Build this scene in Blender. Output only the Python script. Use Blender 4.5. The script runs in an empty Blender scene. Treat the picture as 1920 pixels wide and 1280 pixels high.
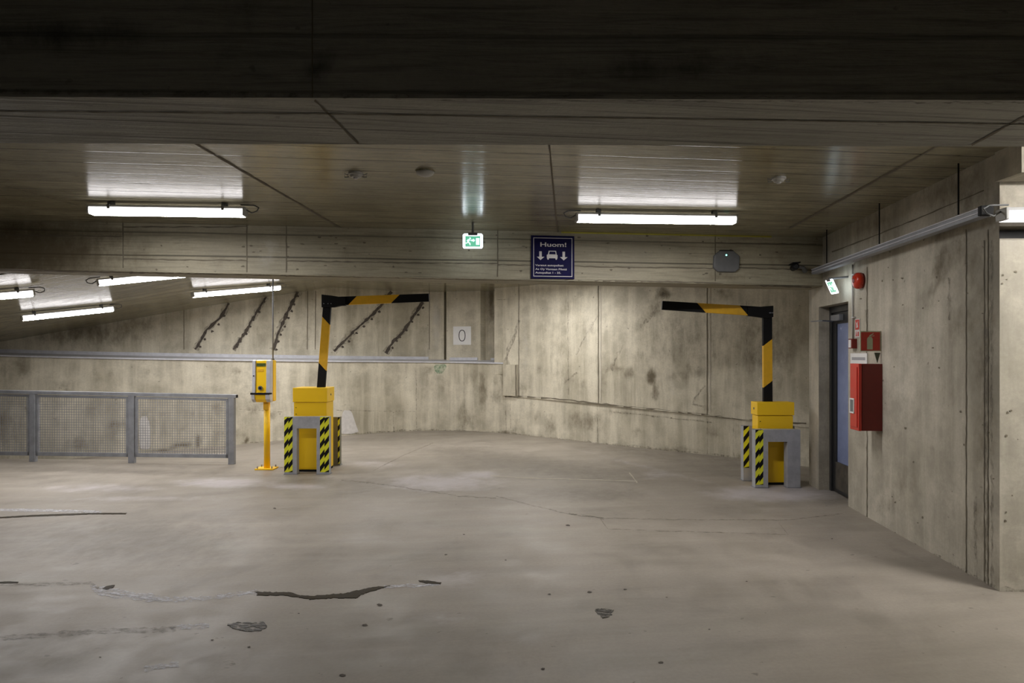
import bpy, bmesh, math, random
from mathutils import Vector, Matrix
from mathutils.bvhtree import BVHTree

random.seed(7)
sc = bpy.context.scene
C = sc.collection

# ------------------------------------------------------------------ camera
F = 1280.0          # focal length in pixels of the 1920 px wide frame
HY = 665.0          # row of the horizon
CZ = 1.6            # eye height
cam_d = bpy.data.cameras.new('camera')
cam = bpy.data.objects.new('camera', cam_d)
C.objects.link(cam)
cam.location = (0, 0, CZ)
cam.rotation_euler = (math.pi / 2, 0, 0)
cam_d.sensor_width = 36.0
cam_d.lens = 36.0 * F / 1920.0
cam_d.shift_y = (HY - 640.0) / 1920.0
cam_d.clip_start = 0.05
cam_d.clip_end = 100
sc.camera = cam

# ------------------------------------------------------------------ world, exposure
w = bpy.data.worlds.new('world')
sc.world = w
w.use_nodes = True
w.node_tree.nodes['Background'].inputs[0].default_value = (0.75, 0.85, 1.0, 1)
w.node_tree.nodes['Background'].inputs[1].default_value = 0.012
sc.view_settings.view_transform = 'Standard'
sc.view_settings.look = 'None'
sc.view_settings.exposure = 0.0
sc.view_settings.gamma = 1.0
sc.view_settings.use_curve_mapping = False
LAMP = 105.0         # radiance of the downward face of the fluorescent diffusers
SIDE = 5.0          # radiance of their sides
sc.cycles.use_denoising = True
sc.cycles.max_bounces = 4
sc.cycles.diffuse_bounces = 3
sc.cycles.glossy_bounces = 2
sc.cycles.transparent_max_bounces = 4
sc.cycles.use_adaptive_sampling = True
sc.cycles.adaptive_threshold = 0.03
sc.cycles.sample_clamp_indirect = 6
sc.cycles.caustics_reflective = False
sc.cycles.caustics_refractive = False

# ------------------------------------------------------------------ helpers: pixels to places
def P(px, py, Y):
    return Vector(((px - 960) * Y / F, Y, CZ + (HY - py) * Y / F))
def fl(px, py, z=0.0):
    return P(px, py, F * (CZ - z) / (py - HY))
def proj(v):
    y = max(v[1], 0.3)
    return 960 + v[0] * F / y, HY - (v[2] - CZ) * F / y
def ray(px, py):
    return Vector(((px - 960) / F, 1.0, (HY - py) / F))
def RW(px, py, off=0.0):          # a point on the right wall, off metres out of it
    Y = F * (2.849 - off) / (px - 1085)
    return P(px, py, Y)
WD = Vector((0.0972, 0.99526, 0))   # along the right wall, away from the camera
WN = Vector((-0.99526, 0.0972, 0))  # out of the right wall, into the hall
def wall_x(Y): return 0.0977 * Y + 2.849
CEIL = 2.97

# ------------------------------------------------------------------ node helper
class NT:
    def __init__(s, name):
        s.m = bpy.data.materials.new(name); s.m.use_nodes = True
        s.t = s.m.node_tree; s.b = s.t.nodes['Principled BSDF']
    def n(s, t, **k):
        o = s.t.nodes.new(t)
        for a, b in k.items(): setattr(o, a, b)
        return o
    def l(s, a, b): s.t.links.new(a, b)
    def put(s, sock, v):
        if hasattr(v, 'links'): s.l(v, sock)
        elif v is not None: sock.default_value = v
    def math(s, op, a, b=0.0, c=None, clamp=False):
        o = s.n('ShaderNodeMath', operation=op, use_clamp=clamp)
        s.put(o.inputs[0], a); s.put(o.inputs[1], b)
        if c is not None: s.put(o.inputs[2], c)
        return o.outputs[0]
    def rng(s, v, a, b, c=0.0, d=1.0):
        o = s.n('ShaderNodeMapRange'); o.interpolation_type = 'SMOOTHSTEP'
        s.put(o.inputs[0], v)
        for i, q in enumerate((a, b, c, d)): o.inputs[i + 1].default_value = q
        return o.outputs[0]
    def mapv(s, vec, scale, loc=(0, 0, 0)):
        o = s.n('ShaderNodeMapping'); s.l(vec, o.inputs[0])
        o.inputs['Scale'].default_value = scale; o.inputs['Location'].default_value = loc
        return o.outputs[0]
    def noise(s, vec, scale=1.0, detail=5, rough=0.6, dist=0.0):
        o = s.n('ShaderNodeTexNoise'); s.l(vec, o.inputs['Vector'])
        o.inputs['Scale'].default_value = scale; o.inputs['Detail'].default_value = detail
        o.inputs['Roughness'].default_value = rough; o.inputs['Distortion'].default_value = dist
        return o.outputs[0]
    def mix(s, f, a, b, blend='MIX'):
        o = s.n('ShaderNodeMix', data_type='RGBA', blend_type=blend)
        s.put(o.inputs[0], f)
        for i, v in ((6, a), (7, b)):
            if isinstance(v, tuple) and len(v) == 3: v = (*v, 1)
            s.put(o.inputs[i], v)
        return o.outputs[2]
    def bump(s, h, strength=0.3, dist=0.01):
        o = s.n('ShaderNodeBump'); s.l(h, o.inputs['Height'])
        o.inputs['Strength'].default_value = strength; o.inputs['Distance'].default_value = dist
        s.l(o.outputs[0], s.b.inputs['Normal'])

def plain(name, col, rough=0.5, metal=0.0, var=0.08, scale=14.0, spec=0.5, dirt=0.0):
    k = NT(name)
    g = k.n('ShaderNodeTexCoord').outputs['Object']
    a = k.noise(g, scale, 5)
    f = k.rng(a, 0.3, 0.7, 0, 1)
    c = k.mix(f, tuple(x * (1 - var) for x in col), tuple(min(1, x * (1 + var)) for x in col))
    if dirt:
        d = k.rng(k.noise(k.mapv(g, (5, 5, 1.6), (3, 1, 2)), 1.3, 8, 0.7), 0.5, 0.72, 0, dirt)
        c = k.mix(d, c, (0.12, 0.10, 0.075))
    k.l(c, k.b.inputs['Base Color'])
    k.l(k.rng(a, 0.2, 0.8, max(0.02, rough - 0.07), min(1, rough + 0.07)), k.b.inputs['Roughness'])
    k.b.inputs['Metallic'].default_value = metal
    k.b.inputs['Specular IOR Level'].default_value = spec
    return k.m
def glow(name, col, s):
    k = NT(name)
    k.b.inputs['Base Color'].default_value = (0.8, 0.8, 0.8, 1)
    k.b.inputs['Emission Color'].default_value = (*col, 1)
    k.b.inputs['Emission Strength'].default_value = s
    return k.m

def concrete(name, base, dark, boards=0.0, joint=0.0, streak=0.5, blotch=0.5, spec=0.4, rough=0.6,
             stain_shade=(0.10, 0.078, 0.045), pale=(0.52, 0.50, 0.46), horiz=False, grain=0.5, bump=0.35, cloud=0.3, bmid=0.8, rvar=0.11, lines=1.0):
    """concrete drawn in metres of its UV map; boards = width of the form boards across v"""
    k = NT(name)
    uv = k.n('ShaderNodeUVMap', uv_map='UVMap').outputs[0]
    big = k.noise(uv, 0.55, 4, 0.62)
    mid = k.noise(k.mapv(uv, (1, 1, 1), (7, 3, 0)), 2.6, 5, 0.7)
    fine = k.noise(uv, 38.0, 3, 0.75)
    st = k.noise(k.mapv(uv, (3.2, 0.32, 1) if not horiz else (0.35, 3.0, 1), (2, 5, 0)), 1.0, 5, 0.65)
    c = k.mix(k.rng(big, 0.34, 0.66), dark, base)
    cl = k.noise(k.mapv(uv, (0.35, 2.4, 1) if horiz and boards else (1, 0.8, 1), (21, 9, 0)), 1.25, 4, 0.6, 0.8)
    c = k.mix(k.rng(cl, 0.30, 0.50, cloud, 0.0), c, tuple(x * 0.5 for x in dark))
    c = k.mix(k.rng(mid, 0.36, 0.66, blotch * 0.75, 0.0), c, tuple(x * 0.62 for x in dark))
    c = k.mix(k.rng(st, 0.40, 0.68, 0.0, streak), c, tuple(min(1, x * 1.22) for x in base))
    c = k.mix(k.rng(fine, 0.25, 0.75, 0.22, 0.0), c, tuple(x * 0.55 for x in dark))
    pits = k.rng(k.noise(k.mapv(uv, (1.6, 2.2, 1), (11, 2, 0)), 7.0, 3, 0.5), 0.70, 0.74, 0, 0.55)
    c = k.mix(pits, c, tuple(x * 0.3 for x in dark))
    h = k.math('MULTIPLY', fine, 0.25)
    h = k.math('ADD', h, k.math('MULTIPLY', mid, bmid))
    if boards:
        sep = k.n('ShaderNodeSeparateXYZ'); k.l(uv, sep.inputs[0])
        wob = k.math('MULTIPLY', k.math('SUBTRACT', k.noise(uv, 0.7, 2), 0.5), 0.02)
        v = k.math('DIVIDE', k.math('ADD', sep.outputs[1], wob), boards)
        fr = k.math('FRACT', v)
        idx = k.math('FLOOR', v)
        wn = k.n('ShaderNodeTexWhiteNoise', noise_dimensions='1D'); k.l(idx, wn.inputs['W'])
        c = k.mix(k.math('MULTIPLY', wn.outputs[0], 0.24), c, tuple(x * 0.55 for x in dark))
        # wood grain left by each board
        cmb = k.n('ShaderNodeCombineXYZ')
        k.l(k.math('ADD', k.math('MULTIPLY', sep.outputs[0], 1.6), k.math('MULTIPLY', wn.outputs[0], 50.0)), cmb.inputs[0])
        k.l(k.math('MULTIPLY', sep.outputs[1], 34.0), cmb.inputs[1])
        gr = k.noise(cmb.outputs[0], 1.0, 4, 0.7, 0.5)
        c = k.mix(k.rng(gr, 0.30, 0.56, grain, 0.0), c, tuple(x * 0.42 for x in dark))
        edge = k.math('ABSOLUTE', k.math('SUBTRACT', fr, 0.5))
        en = k.math('ADD', edge, k.math('MULTIPLY', k.math('SUBTRACT', k.noise(k.mapv(uv, (3, 20, 1)), 1.0, 5), 0.5), 0.03))
        strength = k.rng(wn.outputs[0], 0.0, 0.7, 0.45, 0.95)
        line = k.math('MULTIPLY', k.math('MULTIPLY', k.rng(en, 0.5 - 0.012 / boards, 0.5 - 0.003 / boards, 0, 1), strength), lines)
        c = k.mix(line, c, tuple(x * 0.22 for x in dark))
        h = k.math('ADD', h, k.math('MULTIPLY', gr, 1.1))
        h = k.math('SUBTRACT', h, k.math('MULTIPLY', line, 0.9))
    # stains with painted shade and sheen, and pale marks, kept on the mesh
    a = k.n('ShaderNodeAttribute', attribute_name='stain_shade').outputs['Fac']
    br = k.math('ADD', a, k.math('MULTIPLY', k.math('SUBTRACT', k.noise(k.mapv(uv, (2.2, 1.2, 1)), 3.0, 5, 0.72), 0.5), 1.1))
    f = k.math('MULTIPLY', k.rng(br, 0.16, 0.95), k.rng(a, 0.0, 0.12))
    c = k.mix(k.math('MULTIPLY', f, 0.9), c, stain_shade)
    b = k.n('ShaderNodeAttribute', attribute_name='pale').outputs['Fac']
    br2 = k.math('ADD', b, k.math('MULTIPLY', k.math('SUBTRACT', k.noise(uv, 4.0, 4, 0.7), 0.5), 0.9))
    f2 = k.math('MULTIPLY', k.rng(br2, 0.25, 0.9), k.rng(b, 0.0, 0.1))
    c = k.mix(k.math('MULTIPLY', f2, 0.75), c, pale)
    k.l(c, k.b.inputs['Base Color'])
    k.l(k.rng(mid, 0.3, 0.7, rough - rvar, rough + rvar), k.b.inputs['Roughness'])
    k.b.inputs['Specular IOR Level'].default_value = spec
    if bump: k.bump(h, bump, 0.012)
    return k.m

M = {}
M['wall'] = concrete('cast concrete wall', (0.69, 0.645, 0.53), (0.47, 0.43, 0.33), streak=0.6, blotch=0.75, bump=0, rough=0.75, spec=0.25)
M['rwall'] = concrete('smooth concrete wall', (0.56, 0.52, 0.435), (0.38, 0.35, 0.28), streak=0.5, blotch=0.75, bump=0, rough=0.75, spec=0.25)
M['ceil'] = concrete('board marked ceiling', (0.43, 0.39, 0.27), (0.28, 0.257, 0.17), boards=0.29, streak=0.2, blotch=0.45, spec=0.5, rough=0.19, horiz=True, bump=0.14, grain=0.8, bmid=0.03, rvar=0.03, cloud=0.25)
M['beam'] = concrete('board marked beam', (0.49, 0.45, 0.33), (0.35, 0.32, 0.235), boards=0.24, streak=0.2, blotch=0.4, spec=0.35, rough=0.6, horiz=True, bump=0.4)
M['oldbeam'] = concrete('weathered beam', (0.46, 0.46, 0.42), (0.37, 0.37, 0.33), boards=0.19, streak=0.2, blotch=0.4, spec=0.35, rough=0.6, horiz=True, bump=0.6, grain=0.7, stain_shade=(0.03, 0.03, 0.026), lines=0.5)
M['floor'] = concrete('worn floor concrete', (0.345, 0.308, 0.262), (0.27, 0.24, 0.20), streak=0.3, blotch=0.38, spec=0.45, rough=0.50, horiz=True, bump=0,
                      stain_shade=(0.17, 0.15, 0.125), pale=(0.50, 0.465, 0.48), cloud=0.35)
M['joint'] = plain('joint shadow line', (0.15, 0.13, 0.095), 0.9)
M['jointlight'] = plain('cement fin', (0.50, 0.46, 0.38), 0.85)
M['crack'] = plain('dark seepage crack', (0.075, 0.062, 0.05), 0.85, var=0.4, scale=30)
M['wet'] = plain('wet dark floor', (0.032, 0.023, 0.010), 0.5, var=0.3, scale=30, spec=0.06)
M['patch'] = plain('filler patch', (0.62, 0.60, 0.58), 0.8)
M['yellow'] = plain('yellow enamel', (1.0, 0.63, 0.014), 0.38, var=0.0, dirt=0.03)
M['yellow2'] = plain('yellow stripe paint', (0.80, 0.45, 0.02), 0.45, var=0.06, dirt=0.08)
M['tapey'] = plain('warning tape yellow', (0.80, 0.80, 0.03), 0.45, var=0.08, dirt=0.15)
M['black'] = plain('black plastic', (0.007, 0.007, 0.008), 0.6, spec=0.2)
M['steel'] = plain('galvanised steel', (0.26, 0.27, 0.295), 0.48, 0.25, var=0.14, scale=9, dirt=0.10)
M['guardsteel'] = plain('grey guard steel', (0.40, 0.41, 0.44), 0.5, 0.1, var=0.12, scale=9, dirt=0.15)
M['greysheet'] = plain('painted grey sheet', (0.58, 0.59, 0.64), 0.45, 0.1, var=0.08, dirt=0.05)
M['olive'] = plain('dusty back steel', (0.19, 0.18, 0.13), 0.7, 0.1, dirt=0.3)
M['white'] = plain('white enamel', (0.78, 0.78, 0.78), 0.4, var=0.03)
M['lampbody'] = plain('lamp housing grey', (0.50, 0.50, 0.50), 0.5, var=0.05)
M['capgrey'] = plain('lamp end cap', (0.45, 0.45, 0.43), 0.5, var=0.05)
M['tube'] = glow('lit lamp diffuser', (1.0, 0.965, 0.95), LAMP)
M['side'] = glow('lit lamp diffuser side', (1.0, 0.965, 0.96), SIDE)
M['baytube'] = glow('bright lit diffuser', (1.0, 0.965, 0.93), 145.0)
M['addlamp'] = glow('added bare lamp', (1.0, 0.965, 0.93), 215.0)
M['addtube'] = glow('added lamp diffuser', (1.0, 0.965, 0.97), 22.0)
M['dimtube'] = glow('weaker lit diffuser', (1.0, 0.965, 0.97), 5.0)
M['dimside'] = glow('weaker lit diffuser side', (0.93, 0.90, 1.0), 1.3)
M['navy'] = plain('navy sign face', (0.007, 0.006, 0.050), 0.6, var=0.1, spec=0.1)
M['signwhite'] = plain('sign white', (0.62, 0.60, 0.60), 0.5, var=0.04)
M['red'] = plain('signal red paint', (0.52, 0.035, 0.022), 0.4, var=0.06)
M['shadered'] = plain('red sheet with shade', (0.17, 0.013, 0.009), 0.45, var=0.06)  # darkened red: shade of the cabinet's near side is in the colour
M['bell'] = plain('red plastic', (0.55, 0.035, 0.012), 0.3)
M['photolum'] = plain('pale green plastic', (0.50, 0.55, 0.40), 0.5, var=0.03)
M['exitw'] = glow('lit sign white', (0.82, 0.93, 1.0), 6.0)
M['exitp'] = glow('lit pictogram white', (0.70, 0.97, 0.95), 1.3)
M['exitg'] = glow('lit sign green', (0.015, 0.40, 0.22), 1.1)
M['led'] = glow('green indicator', (0.2, 1.0, 0.7), 6.0)
M['boxgrey'] = plain('charcoal plastic', (0.15, 0.155, 0.16), 0.5)
M['glass'] = plain('frosted blue glass', (0.22, 0.27, 0.46), 0.22, var=0.12, scale=3)
M['frame'] = plain('dark door frame', (0.022, 0.023, 0.025), 0.4)
M['kick'] = plain('scuffed kick plate', (0.10, 0.09, 0.075), 0.5, 0.3, var=0.4, scale=8, dirt=0.4)
M['screen'] = plain('dark display', (0.09, 0.12, 0.04), 0.25)
M['bracketgreen'] = plain('green grey plate', (0.09, 0.10, 0.07), 0.6)
M['seal'] = plain('yellow foam seal', (0.42, 0.38, 0.05), 0.8)
M['text'] = plain('dark sign ink', (0.02, 0.02, 0.03), 0.5)
M['greyink'] = plain('grey sign ink', (0.35, 0.35, 0.38), 0.5)

def noisy_alpha(name, col, lo, hi, scale, rough=0.6, amt=0.9):
    k = NT(name)
    g = k.n('ShaderNodeTexCoord').outputs['Object']
    k.b.inputs['Base Color'].default_value = (*col, 1)
    k.b.inputs['Roughness'].default_value = rough
    k.l(k.rng(k.noise(k.mapv(g, (1, 2.2, 1)), scale, 7, 0.75), lo, hi, 0, amt), k.b.inputs['Alpha'])
    return k.m
M['lime'] = noisy_alpha('dried lime', (0.62, 0.62, 0.66), 0.40, 0.60, 16, amt=0.85)
M['soot'] = noisy_alpha('old dirt streak', (0.10, 0.08, 0.055), 0.40, 0.66, 14, amt=0.5)
M['damp'] = noisy_alpha('broken damp edge', (0.03, 0.025, 0.015), 0.46, 0.55, 22, rough=0.5, amt=0.97)

# ------------------------------------------------------------------ mesh builder
MAT = {}     # world matrix of every parent
class MB:
    def __init__(s): s.v = []; s.f = []; s.m = []; s.uv = {}
    def face(s, pts, mat=0, uv=None):
        i = len(s.v); s.v += [Vector(p) for p in pts]
        if uv: s.uv[len(s.f)] = uv
        s.f.append(tuple(range(i, i + len(pts)))); s.m.append(mat)
    def quadgrid(s, a, b, c, d, res, mat=0, uv=None, fn=None):
        """a b c d round the quad, cut to about res metres; shared vertices"""
        a, b, c, d = map(Vector, (a, b, c, d))
        nu = max(1, int(math.ceil(max((b - a).length, (c - d).length) / res)))
        nv = max(1, int(math.ceil(max((d - a).length, (c - b).length) / res)))
        base = len(s.v)
        for j in range(nv + 1):
            for i in range(nu + 1):
                u, v = i / nu, j / nv
                p = (a * (1 - u) + b * u) * (1 - v) + (d * (1 - u) + c * u) * v
                s.v.append(fn(p) if fn else p)
        for j in range(nv):
            for i in range(nu):
                k = base + j * (nu + 1) + i
                if uv:
                    g = lambda ii, jj: tuple((uv[0][t] * (1 - ii / nu) + uv[1][t] * ii / nu) * (1 - jj / nv) + (uv[3][t] * (1 - ii / nu) + uv[2][t] * ii / nu) * jj / nv for t in (0, 1))
                    s.uv[len(s.f)] = [g(i, j), g(i + 1, j), g(i + 1, j + 1), g(i, j + 1)]
                s.f.append((k, k + 1, k + nu + 2, k + nu + 1)); s.m.append(mat)
    def box(s, a, b, mat=0, res=None):
        (x0, y0, z0), (x1, y1, z1) = a, b
        x0, x1 = sorted((x0, x1)); y0, y1 = sorted((y0, y1)); z0, z1 = sorted((z0, z1))
        c = [Vector(t) for t in ((x0, y0, z0), (x1, y0, z0), (x1, y1, z0), (x0, y1, z0), (x0, y0, z1), (x1, y0, z1), (x1, y1, z1), (x0, y1, z1))]
        s.hexa(c, mat, res)
    def hexa(s, c, mat=0, res=None):
        i = len(s.v)
        Q = ((0, 3, 2, 1), (4, 5, 6, 7), (0, 1, 5, 4), (1, 2, 6, 5), (2, 3, 7, 6), (3, 0, 4, 7))
        if res:
            for q in Q: s.quadgrid(*[c[t] for t in q], res, mat)
        else:
            s.v += [Vector(t) for t in c]
            for q in Q: s.f.append(tuple(i + t for t in q)); s.m.append(mat)
    def prism(s, plan, z0, z1, mat=0, res=None):
        """plan: counter-clockwise (x, y) list; z0, z1 numbers or functions of (x, y)"""
        g0 = z0 if callable(z0) else (lambda x, y: z0)
        g1 = z1 if callable(z1) else (lambda x, y: z1)
        lo = [Vector((x, y, g0(x, y))) for x, y in plan]; hi = [Vector((x, y, g1(x, y))) for x, y in plan]
        n = len(plan)
        for i in range(n):
            j = (i + 1) % n
            if res: s.quadgrid(lo[i], lo[j], hi[j], hi[i], res, mat)
            else: s.face([lo[i], lo[j], hi[j], hi[i]], mat)
        if n == 4 and res:
            s.quadgrid(lo[3], lo[2], lo[1], lo[0], res, mat); s.quadgrid(*hi, res, mat)
        else:
            s.face(lo[::-1], mat); s.face(hi, mat)
    def poly(s, pts, O, U, V, t0, t1, mat=0):
        """2-D outline in the plane O, U, V given thickness from t0 to t1 along U x V"""
        O, U, V = Vector(O), Vector(U), Vector(V); N = U.cross(V)
        ar = sum(pts[i][0] * pts[(i + 1) % len(pts)][1] - pts[(i + 1) % len(pts)][0] * pts[i][1] for i in range(len(pts)))
        if ar < 0: pts = pts[::-1]
        lo = [O + U * a + V * b + N * t0 for a, b in pts]; hi = [O + U * a + V * b + N * t1 for a, b in pts]
        n = len(pts); i0 = len(s.v); s.v += lo + hi
        s.f.append(tuple(range(i0 + n - 1, i0 - 1, -1))); s.m.append(mat)
        s.f.append(tuple(range(i0 + n, i0 + 2 * n))); s.m.append(mat)
        for i in range(n):
            j = (i + 1) % n
            s.f.append((i0 + i, i0 + j, i0 + n + j, i0 + n + i)); s.m.append(mat)
    def tube(s, pts, r, seg=10, mat=0, caps=True):
        pts = [Vector(p) for p in pts]; rs = r if isinstance(r, (list, tuple)) else [r] * len(pts)
        base = len(s.v); up = None
        for k, p in enumerate(pts):
            d = (pts[min(k + 1, len(pts) - 1)] - pts[max(k - 1, 0)]).normalized()
            if up is None: up = Vector((0, 0, 1)) if abs(d.z) < 0.9 else Vector((1, 0, 0))
            a = d.cross(up).normalized(); up = a.cross(d).normalized()
            for q in range(seg):
                t = 2 * math.pi * q / seg
                s.v.append(p + (a * math.cos(t) + up * math.sin(t)) * rs[k])
        for k in range(len(pts) - 1):
            for q in range(seg):
                a = base + k * seg + q; b = base + k * seg + (q + 1) % seg
                s.f.append((a, a + seg, b + seg, b)); s.m.append(mat)
        if caps:
            s.f.append(tuple(base + q for q in range(seg))); s.m.append(mat)
            e = base + (len(pts) - 1) * seg
            s.f.append(tuple(e + q for q in range(seg - 1, -1, -1))); s.m.append(mat)
    def build(s, name, mats, parent=None, smooth=False, bevel=0.0, local=False, recalc=True, solid=0.0):
        me = bpy.data.meshes.new(name)
        vs = s.v
        if parent is not None and not local:
            inv = MAT[parent.name].inverted(); vs = [inv @ v for v in vs]
        me.from_pydata([tuple(v) for v in vs], [], s.f)
        for m in (mats if isinstance(mats, (list, tuple)) else [mats]): me.materials.append(M[m] if isinstance(m, str) else m)
        for p, mi in zip(me.polygons, s.m): p.material_index = mi; p.use_smooth = smooth
        lay = me.uv_layers.new(name='UVMap')
        for p in me.polygons:
            if p.index in s.uv:
                for li, q in zip(p.loop_indices, s.uv[p.index]): lay.data[li].uv = q
            else:
                n = p.normal
                for li in p.loop_indices:
                    v = s.v[me.loops[li].vertex_index]
                    if abs(n.z) > 0.6: lay.data[li].uv = (v.x, v.y - 0.115 * v.x)
                    else:
                        t = Vector((-n.y, n.x)); t = t.normalized() if t.length > 1e-6 else Vector((1, 0))
                        lay.data[li].uv = (v.x * t.x + v.y * t.y, v.z)
        if recalc and not s.uv:
            bm = bmesh.new(); bm.from_mesh(me); bmesh.ops.recalc_face_normals(bm, faces=bm.faces); bm.to_mesh(me); bm.free()
        o = bpy.data.objects.new(name, me); C.objects.link(o)
        if parent is not None:
            o.parent = parent; MAT[o.name] = MAT[parent.name]
        else: MAT[o.name] = Matrix.Identity(4)
        if bevel:
            b = o.modifiers.new('bevel', 'BEVEL'); b.width = bevel; b.segments = 2; b.limit_method = 'ANGLE'; b.angle_limit = math.radians(40)
        return o

def thing(name, label, cat, loc=(0, 0, 0), rz=0.0, group=None):
    o = bpy.data.objects.new(name, None); C.objects.link(o)
    o.empty_display_size = 0.1
    o.location = loc; o.rotation_euler = (0, 0, rz)
    MAT[o.name] = Matrix.Translation(Vector(loc)) @ Matrix.Rotation(rz, 4, 'Z')
    tag(o, label, cat, group)
    return o
def tag(o, label=None, cat=None, group=None, kind=None):
    if label: o['label'] = label
    if cat: o['category'] = cat
    if group: o['group'] = group
    if kind: o['kind'] = kind
    return o
def struct(o, label=None): return tag(o, label, None, None, 'structure')

def lettering(name, s, size, O, U, V, mat, parent, align='LEFT', off=0.0, sx=1.0, depth=0.001, lift=0.0):
    cu = bpy.data.curves.new('t', 'FONT'); cu.body = s; cu.size = size; cu.align_x = align
    cu.offset = off; cu.extrude = depth; cu.resolution_u = 3
    to = bpy.data.objects.new('t', cu); C.objects.link(to)
    dg = bpy.context.evaluated_depsgraph_get()
    me = bpy.data.meshes.new_from_object(to.evaluated_get(dg)); me.name = name
    bpy.data.objects.remove(to)
    U, V = Vector(U), Vector(V); N = U.cross(V); O = Vector(O)
    inv = MAT[parent.name].inverted() if parent else Matrix.Identity(4)
    for v in me.vertices:
        c = v.co.copy(); v.co = inv @ (O + U * c.x * sx + V * c.y + N * (c.z + depth + lift))
    me.materials.clear(); me.materials.append(M[mat])
    o = bpy.data.objects.new(name, me); C.objects.link(o); o.parent = parent
    return o

def attrs(me, stains_shades, pales, mw=None):
    a = me.attributes.new('stain_shade', 'FLOAT', 'POINT'); b = me.attributes.new('pale', 'FLOAT', 'POINT')
    for i, v in enumerate(me.vertices):
        px, py = proj(v.co)
        for arr, lst in ((a, stains_shades), (b, pales)):
            t = 0.0
            for q in lst:
                dx, dy = px - q[0], py - q[1]
                if len(q) > 5:
                    cs, sn = math.cos(math.radians(q[5])), math.sin(math.radians(q[5])); dx, dy = dx * cs + dy * sn, -dx * sn + dy * cs
                r = (dx / q[2]) ** 2 + (dy / q[3]) ** 2
                if r < 1: t = max(t, q[4] * (1 - r) ** 1.2)
            arr.data[i].value = t

class Surf:
    """lays marks on a finished surface: ray through a pixel, hit on the mesh"""
    def __init__(s, mb):
        s.t = BVHTree.FromPolygons([tuple(v) for v in mb.v], mb.f)
    def hit(s, px, py):
        o = Vector((0, 0, CZ)); d = ray(px, py).normalized()
        r = s.t.ray_cast(o, d)
        if r[0] is None: return None, None
        n = r[1]
        if n.dot(d) > 0: n = -n
        return r[0], n
def ribbon(mb, surf, pts, wpx, mat, lift=0.003, jag=0.0, step=8.0, taper=False, seed=1):
    """a strip wpx pixels wide in the photograph's scale, laid along pts on the surface"""
    rr = random.Random(seed); path = []
    for (x0, y0), (x1, y1) in zip(pts, pts[1:]):
        n = max(1, int(math.hypot(x1 - x0, y1 - y0) / step))
        for i in range(n): path.append((x0 + (x1 - x0) * i / n, y0 + (y1 - y0) * i / n))
    path.append(pts[-1]); L = []; R = []
    for i, (x, y) in enumerate(path):
        a = path[max(0, i - 1)]; b = path[min(len(path) - 1, i + 1)]
        d = Vector((b[0] - a[0], b[1] - a[1])).normalized(); nx, ny = -d.y, d.x
        wd = wpx * 0.5 * (1 + jag * rr.uniform(-0.8, 1.0))
        if taper: wd *= 0.25 + 0.75 * math.sin(math.pi * (i + 0.5) / len(path)) ** 0.5
        jx = rr.uniform(-1, 1) * jag * 1.2
        p, n = surf.hit(x + nx * (wd + jx), y + ny * (wd + jx)); q, n2 = surf.hit(x - nx * (wd - jx), y - ny * (wd - jx))
        if p is None or q is None: L.append(None); R.append(None); continue
        L.append(p + n * lift); R.append(q + n2 * lift)
    for i in range(len(L) - 1):
        if L[i] and L[i + 1] and (L[i] - L[i + 1]).length < 1.5: mb.face([L[i], R[i], R[i + 1], L[i + 1]], mat)
def blob(mb, surf, px, py, rx, ry, mat, lift=0.003, seed=0, n=14, jag=0.3):
    rr = random.Random(seed); pts = []
    for i in range(n):
        t = 2 * math.pi * i / n; k = 1 + rr.uniform(-jag, jag)
        p, nn = surf.hit(px + rx * k * math.cos(t), py + ry * k * math.sin(t))
        if p is None: return
        pts.append(p + nn * lift)
    mb.face(pts, mat)

# ================================================================== SETTING
# ---- floor
fm = MB()
fence_line = lambda x: 10.30 - 0.08 * (x + 4.06)
fm.quadgrid((-9.5, 1.0, 0), (5.5, 1.0, 0), (5.5, 9.9, 0), (-9.5, 9.9, 0), 0.09)
fm.quadgrid((-3.9, 9.9, 0), (5.5, 9.9, 0), (5.5, 15.4, 0), (-3.9, 15.4, 0), 0.12)
fm.quadgrid((-9.5, 9.9, 0), (-3.9, 9.9, 0), (-3.9, 10.30, 0), (-9.5, 10.62, 0), 0.12)
dip = lambda x: 0.06 * (x + 3.9)
fm.quadgrid((-9.5, 10.62, dip(-9.5)), (-3.9, 10.30, 0), (-3.9, 15.4, 0), (-9.5, 15.4, dip(-9.5)), 0.2)
fm.face([(-9.5, 10.62, dip(-9.5)), (-3.9, 10.30, -0.0), (-9.5, 10.62, 0)])
fm.quadgrid((-15, 10.94, dip(-15)), (-9.5, 10.62, dip(-9.5)), (-9.5, 15.4, dip(-9.5)), (-15, 15.4, dip(-15)), 1)
fm.quadgrid((-15, -5, 0), (-9.5, -5, 0), (-9.5, 10.62, 0), (-15, 10.94, 0), 1)
fm.face([(-9.5, 10.62, dip(-9.5)), (-9.5, 10.62, 0), (-15, 10.94, 0), (-15, 10.94, dip(-15))])
fm.quadgrid((5.5, -5, 0), (9, -5, 0), (9, 15.4, 0), (5.5, 15.4, 0), 1)
fm.quadgrid((-9.5, -5, 0), (5.5, -5, 0), (5.5, 1.0, 0), (-9.5, 1.0, 0), 1)
fm.prism([(-15, -5), (9, -5), (9, 15.4), (-15, 15.4)], -1.2, -1.0)
fs = Surf(fm)
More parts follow.
